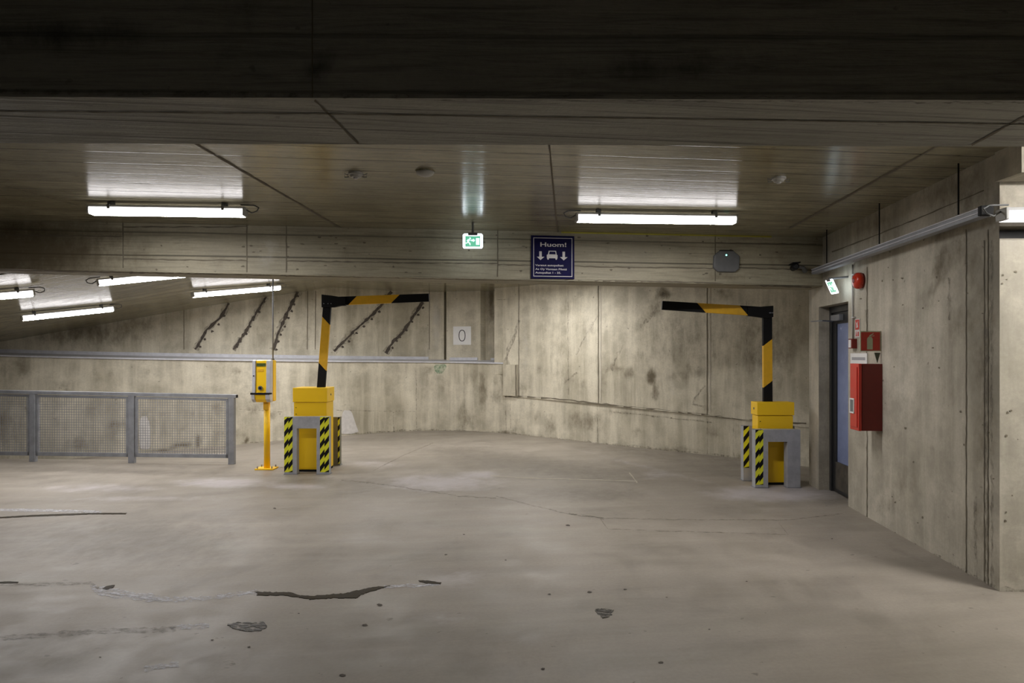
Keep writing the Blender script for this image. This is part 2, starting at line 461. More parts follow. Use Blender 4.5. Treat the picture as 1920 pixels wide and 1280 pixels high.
# control joints and old cracks
ribbon(fm, fs, [(930, 930), (1000, 948), (1070, 964), (1130, 971), (1250, 974), (1480, 975), (1580, 963)], 1.6, 3, 0.002, 0.5, seed=3)
ribbon(fm, fs, [(1066, 963), (1132, 972)], 3.0, 3, 0.0025, 0.5, seed=4)
ribbon(fm, fs, [(1126, 972), (1140, 992), (1300, 997), (1478, 1002), (1460, 980)], 1.3, 3, 0.002, 0.5, seed=5)
ribbon(fm, fs, [(1180, 886), (1195, 905)], 2.0, 2, 0.002, 0.3, seed=6)
ribbon(fm, fs, [(920, 892), (1010, 897), (1100, 899), (1195, 902)], 1.2, 2, 0.002, 0.3, seed=7)
ribbon(fm, fs, [(700, 882), (760, 852), (812, 830)], 1.5, 3, 0.002, 0.5, seed=8)
ribbon(fm, fs, [(640, 900), (720, 908), (860, 930), (930, 934)], 2.0, 3, 0.002, 0.6, seed=9)
# dried lime and damp trails
ribbon(fm, fs, [(172, 1096), (185, 1112), (240, 1120), (300, 1124), (370, 1123), (430, 1116), (484, 1110)], 8, 4, 0.002, 0.45, 6, seed=11)
ribbon(fm, fs, [(185, 1104), (230, 1112), (300, 1122)], 12, 4, 0.0024, 0.4, 8, seed=12)
ribbon(fm, fs, [(320, 1177), (350, 1175), (392, 1172)], 8, 4, 0.002, 0.5, 5, seed=13)
ribbon(fm, fs, [(0, 1196), (100, 1190), (180, 1184), (330, 1180)], 9, 3, 0.002, 0.5, 8, seed=14)
ribbon(fm, fs, [(0, 1095), (60, 1096), (170, 1093), (185, 1103)], 5, 3, 0.002, 0.5, 8, seed=15)
ribbon(fm, fs, [(720, 1100), (760, 1098), (800, 1097), (826, 1095)], 6, 4, 0.002, 0.5, 8, seed=16)
ribbon(fm, fs, [(270, 1255), (300, 1249), (335, 1245)], 8, 4, 0.002, 0.6, 5, seed=17)
ribbon(fm, fs, [(0, 956), (100, 957), (190, 960)], 5, 4, 0.002, 0.3, 8, seed=18)
for i, (x, y, r) in enumerate([(1105, 1110, 4), (1030, 1114, 3), (1172, 1105, 3), (1018, 1254, 4), (1240, 1242, 5), (712, 1134, 5), (684, 1172, 5), (730, 1161, 7), (642, 1266, 6),
                               (398, 1200, 3), (467, 1213, 3), (188, 1232, 2), (1065, 985, 4), (430, 1243, 12), (515, 953, 3), (870, 1002, 2), (1560, 1010, 2), (948, 1050, 2), (836, 1040, 3),
                               (560, 1150, 2), (1330, 1180, 2), (1400, 1090, 2), (1250, 1120, 2)]):
    blob(fm, fs, x, y, r, r * 0.42, 3 if r > 6 else 5, 0.002, i)
fobj = fm.build('floor', ['floor', 'joint', 'jointlight', 'soot', 'lime', 'crack'])
struct(fobj, 'worn beige grey concrete parking floor')
attrs(fobj.data,
      [(980, 868, 330, 30, 0.75, 8), (1210, 850, 230, 20, 0.5, 12), (1110, 925, 160, 22, 0.65), (640, 900, 180, 12, 0.5), (1490, 1105, 150, 50, 0.4), (1430, 1000, 60, 20, 0.4),
       (230, 1015, 360, 75, 0.75), (240, 884, 420, 9, 0.65, 2), (200, 1060, 130, 20, 0.4), (330, 975, 120, 14, 0.35), (700, 980, 120, 18, 0.4), (60, 1220, 260, 60, 0.5), (950, 1190, 220, 26, 0.4), (380, 1050, 200, 12, 0.4),  # broad first entry is painted dimming against lamp light on the left floor
       (1560, 940, 60, 15, 0.5), (1700, 1040, 100, 14, 0.5, 30), (620, 1040, 160, 12, 0.35), (960, 1250, 400, 40, 0.3), (1350, 860, 160, 22, 0.5, 12), (180, 1190, 190, 14, 0.4, -3), (1630, 1150, 80, 30, 0.3)],
      [(830, 905, 170, 26, 0.8), (900, 890, 60, 12, 0.8), (1450, 925, 190, 24, 0.85), (420, 905, 150, 14, 0.8), (560, 912, 100, 10, 0.7), (180, 915, 200, 14, 0.6),  # lilac pale patches paint the floor's sheen into its colour
       (860, 1085, 130, 26, 0.55), (830, 1160, 110, 18, 0.55), (1230, 890, 60, 16, 0.5), (260, 935, 300, 10, 0.5), (700, 870, 120, 14, 0.5), (1230, 880, 300, 7, 0.5, 14)])

# ---- curved back wall: foot of the wall in plan (x, y)
foot = [(-14.0, 10.3), (-11.5, 11.0), (-8.85, 11.8), (-6.3, 12.35), (-4.96, 12.75), (-3.37, 13.5), (-2.8, 13.95), (-2.06, 14.35), (-1.1, 14.4), (-0.16, 13.93),
        (0.75, 13.15), (1.54, 12.35), (2.3, 11.65), (3.1, 10.95), (3.62, 10.42), (4.6, 9.35), (5.8, 8.0)]
plan = []
for i in range(len(foot) - 1):
    p0, p1, p2, p3 = (Vector(foot[max(0, min(len(foot) - 1, i + k))]) for k in (-1, 0, 1, 2))
    n = max(2, int((p2 - p1).length / 0.10))
    for j in range(n):
        t = j / n
        plan.append(0.5 * ((2 * p1) + (p2 - p0) * t + (2 * p0 - 5 * p1 + 4 * p2 - p3) * t * t + (3 * p1 - p0 - 3 * p2 + p3) * t ** 3))
plan.append(Vector(foot[-1]))
cum = [0.0]
for a, b in zip(plan, plan[1:]): cum.append(cum[-1] + (b - a).length)
colpx = [960 + F * p.x / p.y for p in plan]
def at_col(px):
    for i in range(len(plan) - 1):
        if colpx[i] <= px <= colpx[i + 1]:
            t = (px - colpx[i]) / (colpx[i + 1] - colpx[i])
            return plan[i].lerp(plan[i + 1], t), cum[i] + (cum[i + 1] - cum[i]) * t
    return (plan[0].copy(), 0.0) if px < colpx[0] else (plan[-1].copy(), cum[-1])
def outn(px):
    a, _ = at_col(px - 8); b, _ = at_col(px + 8); d = (b - a).normalized()
    return Vector((-d.y, d.x))            # away from the hall
def strip(mb, pl, us, z0, z1, res=0.08, mat=0, thick=0.3):
    """vertical wall along the plan list with a back face thick metres behind it"""
    for i in range(len(pl) - 1):
        a, b = pl[i], pl[i + 1]
        if (b - a).length < 1e-5: continue
        za0, za1 = z0(a.x, a.y), z1(a.x, a.y); zb0, zb1 = z0(b.x, b.y), z1(b.x, b.y)
        mb.quadgrid((a.x, a.y, za0), (b.x, b.y, zb0), (b.x, b.y, zb1), (a.x, a.y, za1), res, mat,
                    uv=[(us[i], za0), (us[i + 1], zb0), (us[i + 1], zb1), (us[i], za1)])
def shelf_z(x, y):
    px = 960 + F * x / max(y, 1)
    t = max(0, min(1, (px - 0) / 945.0))
    return 1.575 - 0.16 * t ** 0.8
bw = MB()
iL = max(i for i in range(len(plan)) if colpx[i] <= 945)
pe, ue = at_col(945)
low = plan[:iL + 1] + [pe]; lowu = cum[:iL + 1] + [ue]
strip(bw, low, lowu, lambda x, y: -1.0, shelf_z, 0.1)
# right of the ledge: foot course, then a wall standing 25 mm proud of it
pts = [pe] + plan[iL + 1:]; us = [ue] + cum[iL + 1:]
def course(x, y):
    px = 960 + F * x / max(y, 1); t = (px - 945) / 560.0
    return 0.765 - 0.20 * t
strip(bw, pts, us, lambda x, y: -1.0, course, 0.1)
def off(p, d):
    px = 960 + F * p.x / p.y; n = outn(px); return p + n * d
prow = [off(p, -0.025) for p in pts]
strip(bw, prow, us, course, lambda x, y: 3.0, 0.1)
for a, b in zip(range(len(pts) - 1), range(1, len(pts))):
    bw.face([(*pts[a], course(*pts[a])), (*pts[b], course(*pts[b])), (*prow[b], course(*prow[b])), (*prow[a], course(*prow[a]))], 0, uv=[(us[a], .7), (us[b], .7), (us[b], .73), (us[a], .73)])
# upper wall behind the ledge: flat run, deep column panel, slot, then flush
def col_pts(p0, p1, d, n=None):
    n = n or max(2, int(abs(p1 - p0) / 9)); out = []
    for k in range(n + 1):
        px = p0 + (p1 - p0) * k / n; p, u = at_col(px); q = p + outn(px) * d
        out.append((q, u))
    return out
far = [(off(p, 0.45), u) for p, u in zip(plan, cum) if 960 + F * p.x / p.y < -60]
up = far + col_pts(-50, 829, 0.45) + [(at_col(831)[0] + outn(831) * 0.60, at_col(831)[1]), (at_col(833)[0] + outn(833) * 0.60, at_col(833)[1])]
up += col_pts(834, 888, 0.33, 5) + col_pts(890, 893, 0.52, 2) + col_pts(894, 926, 0.52, 4) + [(at_col(927)[0] + outn(927) * 0.0, at_col(927)[1]), (at_col(945)[0] - outn(945) * 0.025, at_col(945)[1])]
strip(bw, [p for p, u in up], [u + 0.01 * i for i, (p, u) in enumerate(up)], lambda x, y: 1.2, lambda x, y: 3.0, 0.1)
# end of the lower wall where the ledge stops, and back faces for thickness
bw.face([(pe.x, pe.y, 1.2), (*(pe - outn(945) * 0.025), 1.2), (*(pe - outn(945) * 0.025), 3.0), (pe.x, pe.y, 3.0)], 0, uv=[(0, 0), (.03, 0), (.03, 1.8), (0, 1.8)])
back = [off(p, 0.9) for p in plan]
strip(bw, back[::-1], cum[::-1], lambda x, y: -1.0, lambda x, y: 3.0, 1.0)
# block that juts out below the end of the ledge
ws = Surf(bw)
def wall_hit(px, py): return ws.hit(px, py)
for k, (px0, px1) in enumerate([(947, 972)]):
    a, _ = at_col(px0); b, _ = at_col(px1); n = -outn(960)
    z0 = CZ + (HY - 741) * a.y / F; z1 = CZ + (HY - 683) * a.y / F
    c = [Vector((*a, z0)), Vector((*b, z0)), Vector((*b, z1)), Vector((*a, z1))]
    nn = Vector((n.x, n.y, 0)); fr = [v + nn * 0.07 for v in c]
    uvq = [(0, 0), (.25, 0), (.25, .6), (0, .6)]
    bw.face(fr, 0, uvq)
    for i in range(4):
        j = (i + 1) % 4; bw.face([c[i], c[j], fr[j], fr[i]], 0, uvq)
JN, CR, PT, JL, SO = 1, 2, 3, 4, 5
# formwork joints
for x in (345, 805, 973, 1122, 1326): ribbon(bw, ws, [(x, 528), (x, 655 if x < 900 else (742 if x < 1000 else 757 if x < 1200 else 778))], 1.6 if x > 1000 else 1.2, JN, 0.004, 0.2, seed=x)
for x in (1126, 1331): ribbon(bw, ws, [(x, 530), (x, 752 if x < 1200 else 772)], 3.0, JL, 0.004, 0.1, seed=x)
for x in (577, 592): ribbon(bw, ws, [(x, 545), (x - 1, 655)], 1.3, JN, 0.004, 0.2, seed=x)
for x, y0, y1 in ((1120, 760, 830), (1326, 782, 850), (870, 690, 808), (780, 690, 806), (948, 690, 812), (737, 770, 810), (957, 745, 810), (1375, 800, 856), (1065, 545, 740), (1400, 560, 700)):
    ribbon(bw, ws, [(x, y0), (x + 1, y1)], 1.3, SO, 0.004, 0.5, seed=x)
ribbon(bw, ws, [(947, 742), (973, 743), (1050, 748), (1120, 756), (1230, 768), (1325, 778), (1390, 786), (1512, 794)], 2.2, JN, 0.004, 0.7, seed=2)  # dark strip painted as the shadow under the proud wall
ribbon(bw, ws, [(1150, 772), (1340, 792)], 2.0, SO, 0.004, 0.7, seed=21)
ribbon(bw, ws, [(590, 768), (700, 770), (780, 771)], 1.2, SO, 0.004, 0.5, seed=22)
ribbon(bw, ws, [(330, 752), (430, 766), (530, 772)], 1.2, SO, 0.004, 0.5, seed=23)
ribbon(bw, ws, [(931, 561), (953, 561)], 1.6, SO, 0.004, 0.5, seed=24)
ribbon(bw, ws, [(948, 685), (946, 741), (972, 744)], 2.2, CR, 0.004, 0.8, seed=25)
ribbon(bw, ws, [(971, 684), (972, 742)], 1.6, JN, 0.074, 0.3, seed=26)
# foot grime where the wall meets the floor
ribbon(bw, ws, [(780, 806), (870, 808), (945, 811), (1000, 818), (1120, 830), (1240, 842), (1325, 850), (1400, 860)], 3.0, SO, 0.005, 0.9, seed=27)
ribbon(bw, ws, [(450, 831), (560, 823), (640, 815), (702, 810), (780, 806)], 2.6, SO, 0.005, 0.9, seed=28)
# slanting seepage cracks with patched drill holes beside them
cr = [([(429, 568), (416, 592), (402, 606), (388, 618), (377, 638), (366, 655)], 4.5), ([(499, 556), (486, 578), (472, 600), (462, 620), (445, 645), (437, 655)], 4.5),
      ([(560, 545), (545, 573), (532, 600), (522, 622), (518, 640), (512, 656)], 5.0), ([(746, 533), (730, 551), (716, 570), (702, 586), (683, 603), (664, 620), (642, 642), (626, 658)], 4.5),
      ([(793, 566), (778, 588), (764, 610), (752, 626), (737, 640), (723, 662)], 4.5)]
for i, (c, wd) in enumerate(cr):
    ribbon(bw, ws, c, wd, CR, 0.006, 0.55, 5, seed=30 + i); ribbon(bw, ws, c, wd + 5, SO, 0.0045, 0.6, 5, seed=60 + i)
for i, (x, y) in enumerate([(420, 592), (410, 608), (398, 621), (384, 636), (376, 650), (495, 565), (486, 585), (475, 600), (469, 612), (462, 626), (451, 640), (444, 650),
                            (558, 555), (551, 570), (547, 583), (541, 596), (534, 612), (526, 627), (522, 640), (518, 655), (711, 584), (697, 598), (682, 612), (668, 624), (654, 640), (642, 650),
                            (793, 577), (784, 590), (773, 603), (762, 619), (750, 632), (744, 639), (736, 652)]):
    blob(bw, ws, x, y, 2.5, 2.2, CR, 0.007, i)
ribbon(bw, ws, [(973, 600), (965, 630), (953, 655), (947, 678)], 5, SO, 0.004, 0.7, seed=41)
ribbon(bw, ws, [(1122, 590), (1100, 625), (1080, 665)], 2.5, SO, 0.004, 0.7, seed=42)
ribbon(bw, ws, [(1170, 645), (1155, 670), (1148, 695)], 5, SO, 0.004, 0.8, seed=43)
ribbon(bw, ws, [(1245, 548), (1225, 590), (1200, 612)], 6, SO, 0.004, 0.8, seed=44)
ribbon(bw, ws, [(1322, 722), (1303, 745), (1300, 757), (1320, 762)], 6, SO, 0.004, 0.8, seed=45)
ribbon(bw, ws, [(1082, 698), (1056, 720)], 3, SO, 0.004, 0.6, seed=46)
# white filler patches, green spray mark
def patch(mb, surf, rows, mat, lift=0.007, cols=6):
    for (y0, a0, b0), (y1, a1, b1) in zip(rows, rows[1:]):
        n = max(1, int((y1 - y0) / 5))
        for k in range(n):
            t0, t1 = k / n, (k + 1) / n
            for c in range(cols):
                q = []
                for t, cc in ((t0, c), (t0, c + 1), (t1, c + 1), (t1, c)):
                    a, b = a0 + (a1 - a0) * t, b0 + (b1 - b0) * t
                    p, nn = surf.hit(a + (b - a) * cc / cols, y0 + (y1 - y0) * t); q.append(p + nn * lift if p else None)
                if all(q): mb.face(q, mat)
patch(bw, ws, [(769, 645, 656), (774, 642, 660), (786, 640, 664), (798, 640, 668), (809, 640, 672), (813, 641, 660)], PT)
patch(bw, ws, [(780, 266, 275), (790, 262, 280), (812, 261, 282), (836, 262, 283), (842, 266, 278)], PT)
bobj = bw.build('wall_back', ['wall', 'joint', 'crack', 'patch', 'jointlight', 'soot'], recalc=False, smooth=False)
struct(bobj, 'curved cast concrete wall behind the barriers')
rs = random.Random(5)
st = [(914, 570, 12, 90, 0.5), (922, 550, 7, 90, 0.9), (905, 640, 18, 60, 0.35), (905, 730, 14, 60, 0.65), (890, 710, 30, 40, 0.35), (868, 780, 7, 60, 0.6), (820, 720, 60, 40, 0.3),
      (1222, 706, 16, 26, 1.0), (1228, 735, 11, 30, 0.8), (1180, 700, 16, 20, 0.65), (1150, 690, 20, 16, 0.6), (1310, 702, 22, 10, 0.75), (1245, 550, 22, 18, 0.9), (1230, 575, 24, 26, 0.6), (1215, 592, 22, 12, 0.6, -35),
      (1120, 700, 30, 90, 0.3), (1048, 650, 26, 100, 0.35), (1280, 700, 70, 30, 0.35), (1360, 550, 30, 14, 0.7), (1420, 600, 90, 80, 0.35), (1100, 790, 60, 30, 0.55), (1180, 775, 60, 12, 0.4),
      (950, 690, 9, 30, 0.7), (945, 812, 30, 8, 0.9), (1010, 818, 30, 8, 0.6), (340, 835, 26, 8, 0.9), (371, 828, 8, 22, 1.0), (300, 845, 40, 6, 0.7), (461, 826, 6, 10, 1.0), (360, 778, 8, 14, 0.6), (340, 806, 20, 5, 0.6),
      (410, 750, 10, 4, 0.6), (470, 742, 7, 12, 0.6), (478, 765, 18, 10, 0.6), (160, 625, 220, 40, 0.6), (260, 612, 80, 50, 0.5), (0, 690, 30, 60, 0.4), (45, 690, 30, 40, 0.5), (200, 700, 80, 30, 0.3), (445, 695, 14, 14, 0.6),
      (420, 690, 50, 24, 0.3), (640, 700, 8, 20, 0.3), (700, 600, 30, 60, 0.28), (765, 590, 14, 60, 0.3), (10, 800, 60, 50, 0.5), (150, 830, 40, 20, 0.6), (210, 800, 30, 40, 0.35), (1465, 650, 60, 110, 0.3), (1260, 845, 90, 12, 0.6), (1380, 860, 30, 10, 0.7)]
for i in range(60): st.append((rs.uniform(0, 1400), rs.uniform(690, 815), rs.uniform(5, 40), rs.uniform(5, 34), rs.uniform(0.25, 0.6)))
for i in range(34): st.append((rs.uniform(980, 1500), rs.uniform(545, 740), rs.uniform(6, 34), rs.uniform(10, 60), rs.uniform(0.2, 0.5)))
for i in range(24): st.append((rs.uniform(340, 820), rs.uniform(545, 650), rs.uniform(6, 30), rs.uniform(8, 40), rs.uniform(0.2, 0.45)))
st.append((1290, 640, 150, 110, 0.42)); st.append((1440, 640, 110, 130, 0.5))  # broad shade of the right bay painted into the wall colour
attrs(bobj.data, st, [(1100, 620, 16, 130, 0.4), (1260, 720, 10, 60, 0.4), (700, 760, 60, 30, 0.4), (818, 600, 13, 90, 0.7), (1230, 670, 8, 60, 0.3), (1000, 640, 20, 100, 0.3), (580, 740, 40, 30, 0.3),
                      (960, 715, 12, 30, 0.6), (200, 720, 200, 20, 0.35), (985, 640, 10, 100, 0.5)])
# green spray mark is part of the wall's paint
gm = MB(); patch(gm, ws, [(683, 818, 834), (687, 813, 838), (693, 814, 834), (700, 820, 829)], 0)
M['greenmark'] = noisy_alpha('faded green spray', (0.16, 0.42, 0.24), 0.32, 0.62, 9, amt=0.6)
g = gm.build('wall_back_mark', 'greenmark', bobj); g.name = 'spray_mark'

# ---- ledge capping of sheet metal along the lower wall
lm = MB(); lf = MB(); lfm = []
for i in range(len(low) - 1):
    a, b = low[i], low[i + 1]
    na = outn(960 + F * a.x / a.y); nb = outn(960 + F * b.x / b.y)
    za, zb = shelf_z(*a), shelf_z(*b)
    A0, B0 = a - na * 0.035, b - nb * 0.035; A1, B1 = a + na * 0.43, b + nb * 0.43
    lm.hexa([Vector((*A0, za)), Vector((*B0, zb)), Vector((*B1, zb + 0.03)), Vector((*A1, za + 0.03)), Vector((*A0, za + 0.028)), Vector((*B0, zb + 0.028)), Vector((*B1, zb + 0.065)), Vector((*A1, za + 0.065))])
    if colpx[i] < 800:
        A2, B2 = a + na * 0.448, b + nb * 0.448; A1, B1 = a + na * 0.43, b + nb * 0.43
        lf.hexa([Vector((*A1, za + 0.05)), Vector((*B1, zb + 0.05)), Vector((*B2, zb + 0.05)), Vector((*A2, za + 0.05)), Vector((*A1, za + 0.125)), Vector((*B1, zb + 0.125)), Vector((*B2, zb + 0.125)), Vector((*A2, za + 0.125))])
lo = struct(lm.build('trim_1', 'greysheet'), 'grey sheet metal capping on the wall ledge')
lf.build('upstand', 'greysheet', lo)
um = MB()
for p0, p1, d in ((835, 888, 0.33), (898, 926, 0.50)):
    a, _ = at_col(p0); b, _ = at_col(p1); n = -outn((p0 + p1) / 2); a = a - n * d; b = b - n * d; z = shelf_z(*a) + 0.055
    nn = n * 0.03
    um.hexa([Vector((*(a + nn), z)), Vector((*(b + nn), z)), Vector((*b, z)), Vector((*a, z)), Vector((*(a + nn), z + 0.06)), Vector((*(b + nn), z + 0.06)), Vector((*b, z + 0.06)), Vector((*a, z + 0.06))])
um.build('sill_strip', 'greysheet', lo)

# ---- flat ceiling, low ceiling of the side ramp
cm = MB()
cm.quadgrid((-7, 15.4, CEIL), (6, 15.4, CEIL), (6, 2.5, CEIL), (-7, 2.5, CEIL), 0.25)
for q in (((-15, -5), (9, 2.5)), ((-15, 2.5), (-7, 15.4)), ((6, 2.5), (9, 15.4))):
    (x0, y0), (x1, y1) = q; cm.quadgrid((x0, y1, CEIL), (x1, y1, CEIL), (x1, y0, CEIL), (x0, y0, CEIL), 2)
cm.prism([(-15, -5), (9, -5), (9, 15.4), (-15, 15.4)], CEIL + 0.02, CEIL + 0.3)
def rampc(x, y): return 2.5 + 0.201 * (x + 5.4) + 0.0173 * (y - 7.3)
def rx(y): return -5.4 + (CEIL - 2.5 - 0.0173 * (y - 7.3)) / 0.201
rc = [(-9.8, 6.9), (rx(7.75), 7.75), (rx(15.3), 15.3), (-9.8, 15.3)]
rm = MB(); rm.quadgrid(*[Vector((x, y, rampc(x, y))) for x, y in (rc[3], rc[2], rc[1], rc[0])], 0.3)
rm.face([(-9.8, 6.9, rampc(-9.8, 6.9)), (rx(7.75), 7.75, CEIL), (-9.8, 6.9, CEIL)])
rmo = struct(rm.build('ceiling_ramp', ['ceil', 'joint', 'soot'], recalc=False), 'sloping concrete ceiling over the side ramp')
attrs(rmo.data, [(250, 575, 60, 6, 0.6, -8)], [])
cs = Surf(cm)
ribbon(cm, cs, [(355, 262), (640, 428)], 3.0, 1, 0.003, 0.3, 14, seed=1)
ribbon(cm, cs, [(1030, 272), (1037, 350), (1046, 440)], 3.0, 1, 0.003, 0.3, 14, seed=2)
ribbon(cm, cs, [(1760, 272), (1480, 428)], 3.0, 1, 0.003, 0.3, 14, seed=3)
ribbon(cm, cs, [(0, 345), (150, 385)], 2.0, 2, 0.003, 0.3, 14, seed=4)
for i, (a, b) in enumerate([(0, 25), (60, 10), (430, 15), (600, 40)]):
    pass
cobj = struct(cm.build('ceiling', ['ceil', 'joint', 'soot'], recalc=False), 'low board-marked concrete ceiling')
attrs(cobj.data, [(250, 575, 60, 6, 0.6, -8), (150, 360, 200, 20, 0.3), (800, 350, 160, 12, 0.25), (1250, 300, 200, 14, 0.3), (1240, 345, 130, 30, 0.5), (330, 320, 160, 34, 0.45), (560, 300, 160, 20, 0.3), (1600, 330, 60, 30, 0.3)], [])

# ---- near beam and far beam
b1 = MB()
b1.prism([(-9, 2.20), (7, 2.34), (7, 2.86), (-9, 2.68)], lambda x, y: 2.455, CEIL + 0.1, 0, 0.12)
b1s = Surf(b1)
ribbon(b1, b1s, [(586, -20), (586, 183)], 2.2, 1, 0.003, 0.3, 12, seed=1)
ribbon(b1, b1s, [(590, 186), (672, 268)], 3.0, 1, 0.003, 0.4, 12, seed=2)
ribbon(b1, b1s, [(1920, 217), (1800, 283)], 3.0, 1, 0.003, 0.4, 12, seed=3)
ribbon(b1, b1s, [(-5, 172), (960, 183), (1925, 188)], 8, 2, 0.003, 0.5, 12, seed=4)
ribbon(b1, b1s, [(-5, 207), (600, 212), (1300, 222), (1925, 232)], 1.8, 1, 0.003, 0.3, 12, seed=5)
b1o = struct(b1.build('trim_2', ['oldbeam', 'joint', 'soot']), 'dark board-marked beam crossing overhead in front')
rs = random.Random(9); st = [(100, 72, 330, 12, 1.0), (700, 85, 250, 8, 0.8), (1150, 82, 200, 12, 1.0), (1500, 95, 420, 12, 0.95), (600, 170, 1200, 8, 0.7), (470, 35, 40, 40, 0.9), (900, 160, 260, 14, 0.8), (1250, 130, 300, 12, 0.6)]
for i in range(34): st.append((rs.uniform(0, 1920), rs.choice([40, 100, 140, 150]) + rs.uniform(-12, 12), rs.uniform(12, 34), rs.uniform(14, 40), rs.uniform(0.5, 1.0)))
attrs(b1o.data, st, [(1107, 196, 18, 4, 0.3)])
beam_y = lambda x: 7.556 + 0.1146 * x
b2z = lambda x, y: 2.432 - 0.0085 * x
b2 = MB()
b2.prism([(-9.8, beam_y(-9.8)), (3.66, beam_y(3.66)), (3.66, beam_y(3.66) + 0.47), (-9.8, beam_y(-9.8) + 0.47)], b2z, CEIL + 0.05, 0, 0.10)
b2s = Surf(b2)
for x in (231, 463, 537, 933, 1341): ribbon(b2, b2s, [(x, 418), (x, 527)], 2.0, 1, 0.003, 0.3, 8, seed=x)
for i, (x0, y0, x1, y1) in enumerate([(231, 485, 463, 488), (537, 489, 933, 494), (933, 496, 1341, 503), (1341, 500, 1530, 506), (1341, 455, 1530, 458), (231, 425, 463, 425), (0, 440, 231, 443)]):
    ribbon(b2, b2s, [(x0, y0), ((x0 + x1) / 2, (y0 + y1) / 2 + 0.6), (x1, y1)], 1.8, 1, 0.003, 0.6, 10, seed=i)
rs = random.Random(3)
for i in range(60): blob(b2, b2s, rs.uniform(240, 1500), rs.uniform(440, 515), rs.uniform(1, 4), rs.uniform(0.8, 2), 1, 0.003, i, 8)
ribbon(b2, b2s, [(0, 506), (500, 515), (900, 523), (1300, 529), (1530, 539)], 2.4, 1, 0.003, 0.5, 8, seed=77)
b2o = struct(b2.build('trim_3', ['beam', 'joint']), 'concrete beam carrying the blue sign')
attrs(b2o.data, [(20, 470, 330, 90, 0.95), (640, 475, 60, 20, 0.4), (830, 470, 40, 30, 0.3), (1150, 470, 60, 20, 0.3), (1450, 480, 60, 40, 0.3), (120, 470, 200, 40, 0.4), (40, 500, 90, 20, 0.5), (400, 490, 60, 16, 0.5), (1360, 520, 60, 8, 0.6)], [(500, 470, 36, 60, 0.5)])  # broad first entry paints in the weaker light at the left end
sm = MB(); a = P(1060, 438.5, beam_y(0.6) - 0.01); 
sm.hexa([Vector((0.55, beam_y(0.55) - 0.012, 2.957)), Vector((3.0, beam_y(3.0) - 0.012, 2.957)), Vector((3.0, beam_y(3.0), 2.957)), Vector((0.55, beam_y(0.55), 2.957)),
         Vector((0.55, beam_y(0.55) - 0.012, 2.97)), Vector((3.0, beam_y(3.0) - 0.012, 2.97)), Vector((3.0, beam_y(3.0), 2.97)), Vector((0.55, beam_y(0.55), 2.97))])
struct(sm.build('trim_4', 'seal'), 'thin yellow seal where beam meets ceiling')

# ---- right wall with the door opening
rw = MB()
Y0, YA, YB, YE = 4.62, 7.215, 8.10, 8.44
wx = wall_x
rw.prism([(wx(Y0), Y0), (wx(Y0) + 2.6, Y0 - 0.12), (wx(Y0) + 2.6, YA), (wx(YA), YA)], -0.02, 2.387, 0, 0.10)
rw.prism([(wx(Y0) + 0.05, Y0 + 0.16), (wx(Y0) + 2.6, Y0 + 0.04), (wx(Y0) + 2.6, YA), (wx(YA) + 0.05, YA)], 2.387, 2.47, 2)
rw.prism([(wx(Y0), Y0), (wx(Y0) + 2.6, Y0 - 0.12), (wx(Y0) + 2.6, YA), (wx(YA), YA)], 2.47, CEIL + 0.02, 0, 0.12)
rw.prism([(wx(Y0 + 0.005), Y0 + 0.005), (wx(Y0) + 0.1, Y0 + 0.155), (wx(YA) + 0.1, YA), (wx(YA), YA)], 2.386, 2.471, 0, 0.2)
rw.prism([(wx(YA), YA), (wx(YA) + 1.0, YA), (wx(YB) + 1.0, YB), (wx(YB), YB)], 2.165, CEIL + 0.02, 0, 0.1)
rw.prism([(wx(YB), YB), (wx(YB) + 1.0, YB), (wx(YE) + 1.0, YE), (wx(YE), YE)], -0.02, CEIL + 0.02, 0, 0.1)
rw.prism([(wx(YA) + 0.32, YA), (wx(YA) + 1.0, YA), (wx(YB) + 1.0, YB), (wx(YB) + 0.32, YB)], -0.02, 2.17, 0)
rws = Surf(rw)
for px, y0, y1 in ((1626, 500, 970), (1812, 430, 1075), (1853, 430, 1098), (1846, 450, 1090)):
    ribbon(rw, rws, [(px, y0), (px, y1)], 1.6, 1, 0.003, 0.5, 10, seed=px)
ribbon(rw, rws, [(1560, 472), (1620, 450), (1700, 418), (1846, 357)], 2.0, 1, 0.003, 0.4, 10, seed=5)
ribbon(rw, rws, [(1592, 952), (1700, 1011), (1800, 1066), (1872, 1106)], 6, 3, 0.003, 0.8, 8, seed=6)
ribbon(rw, rws, [(1876, 1104), (1925, 1108)], 9, 3, 0.003, 0.8, 8, seed=7)
for i, (px, y0, y1) in enumerate([(1850, 600, 1090), (1860, 450, 1095), (1830, 930, 1080), (1625, 580, 620), (1780, 520, 600)]):
    ribbon(rw, rws, [(px, y0), (px + 1, y1)], 5, 3, 0.0035, 0.7, 12, seed=90 + i)
rs = random.Random(4)
for i in range(46): blob(rw, rws, rs.uniform(1600, 1918), rs.uniform(470, 1000), rs.uniform(1, 2.6), rs.uniform(1, 2.6), 1, 0.003, i, 8)
rwo = struct(rw.build('wall_right', ['rwall', 'joint', 'frame', 'soot'], recalc=False), 'concrete wall with the door and fire cabinet')
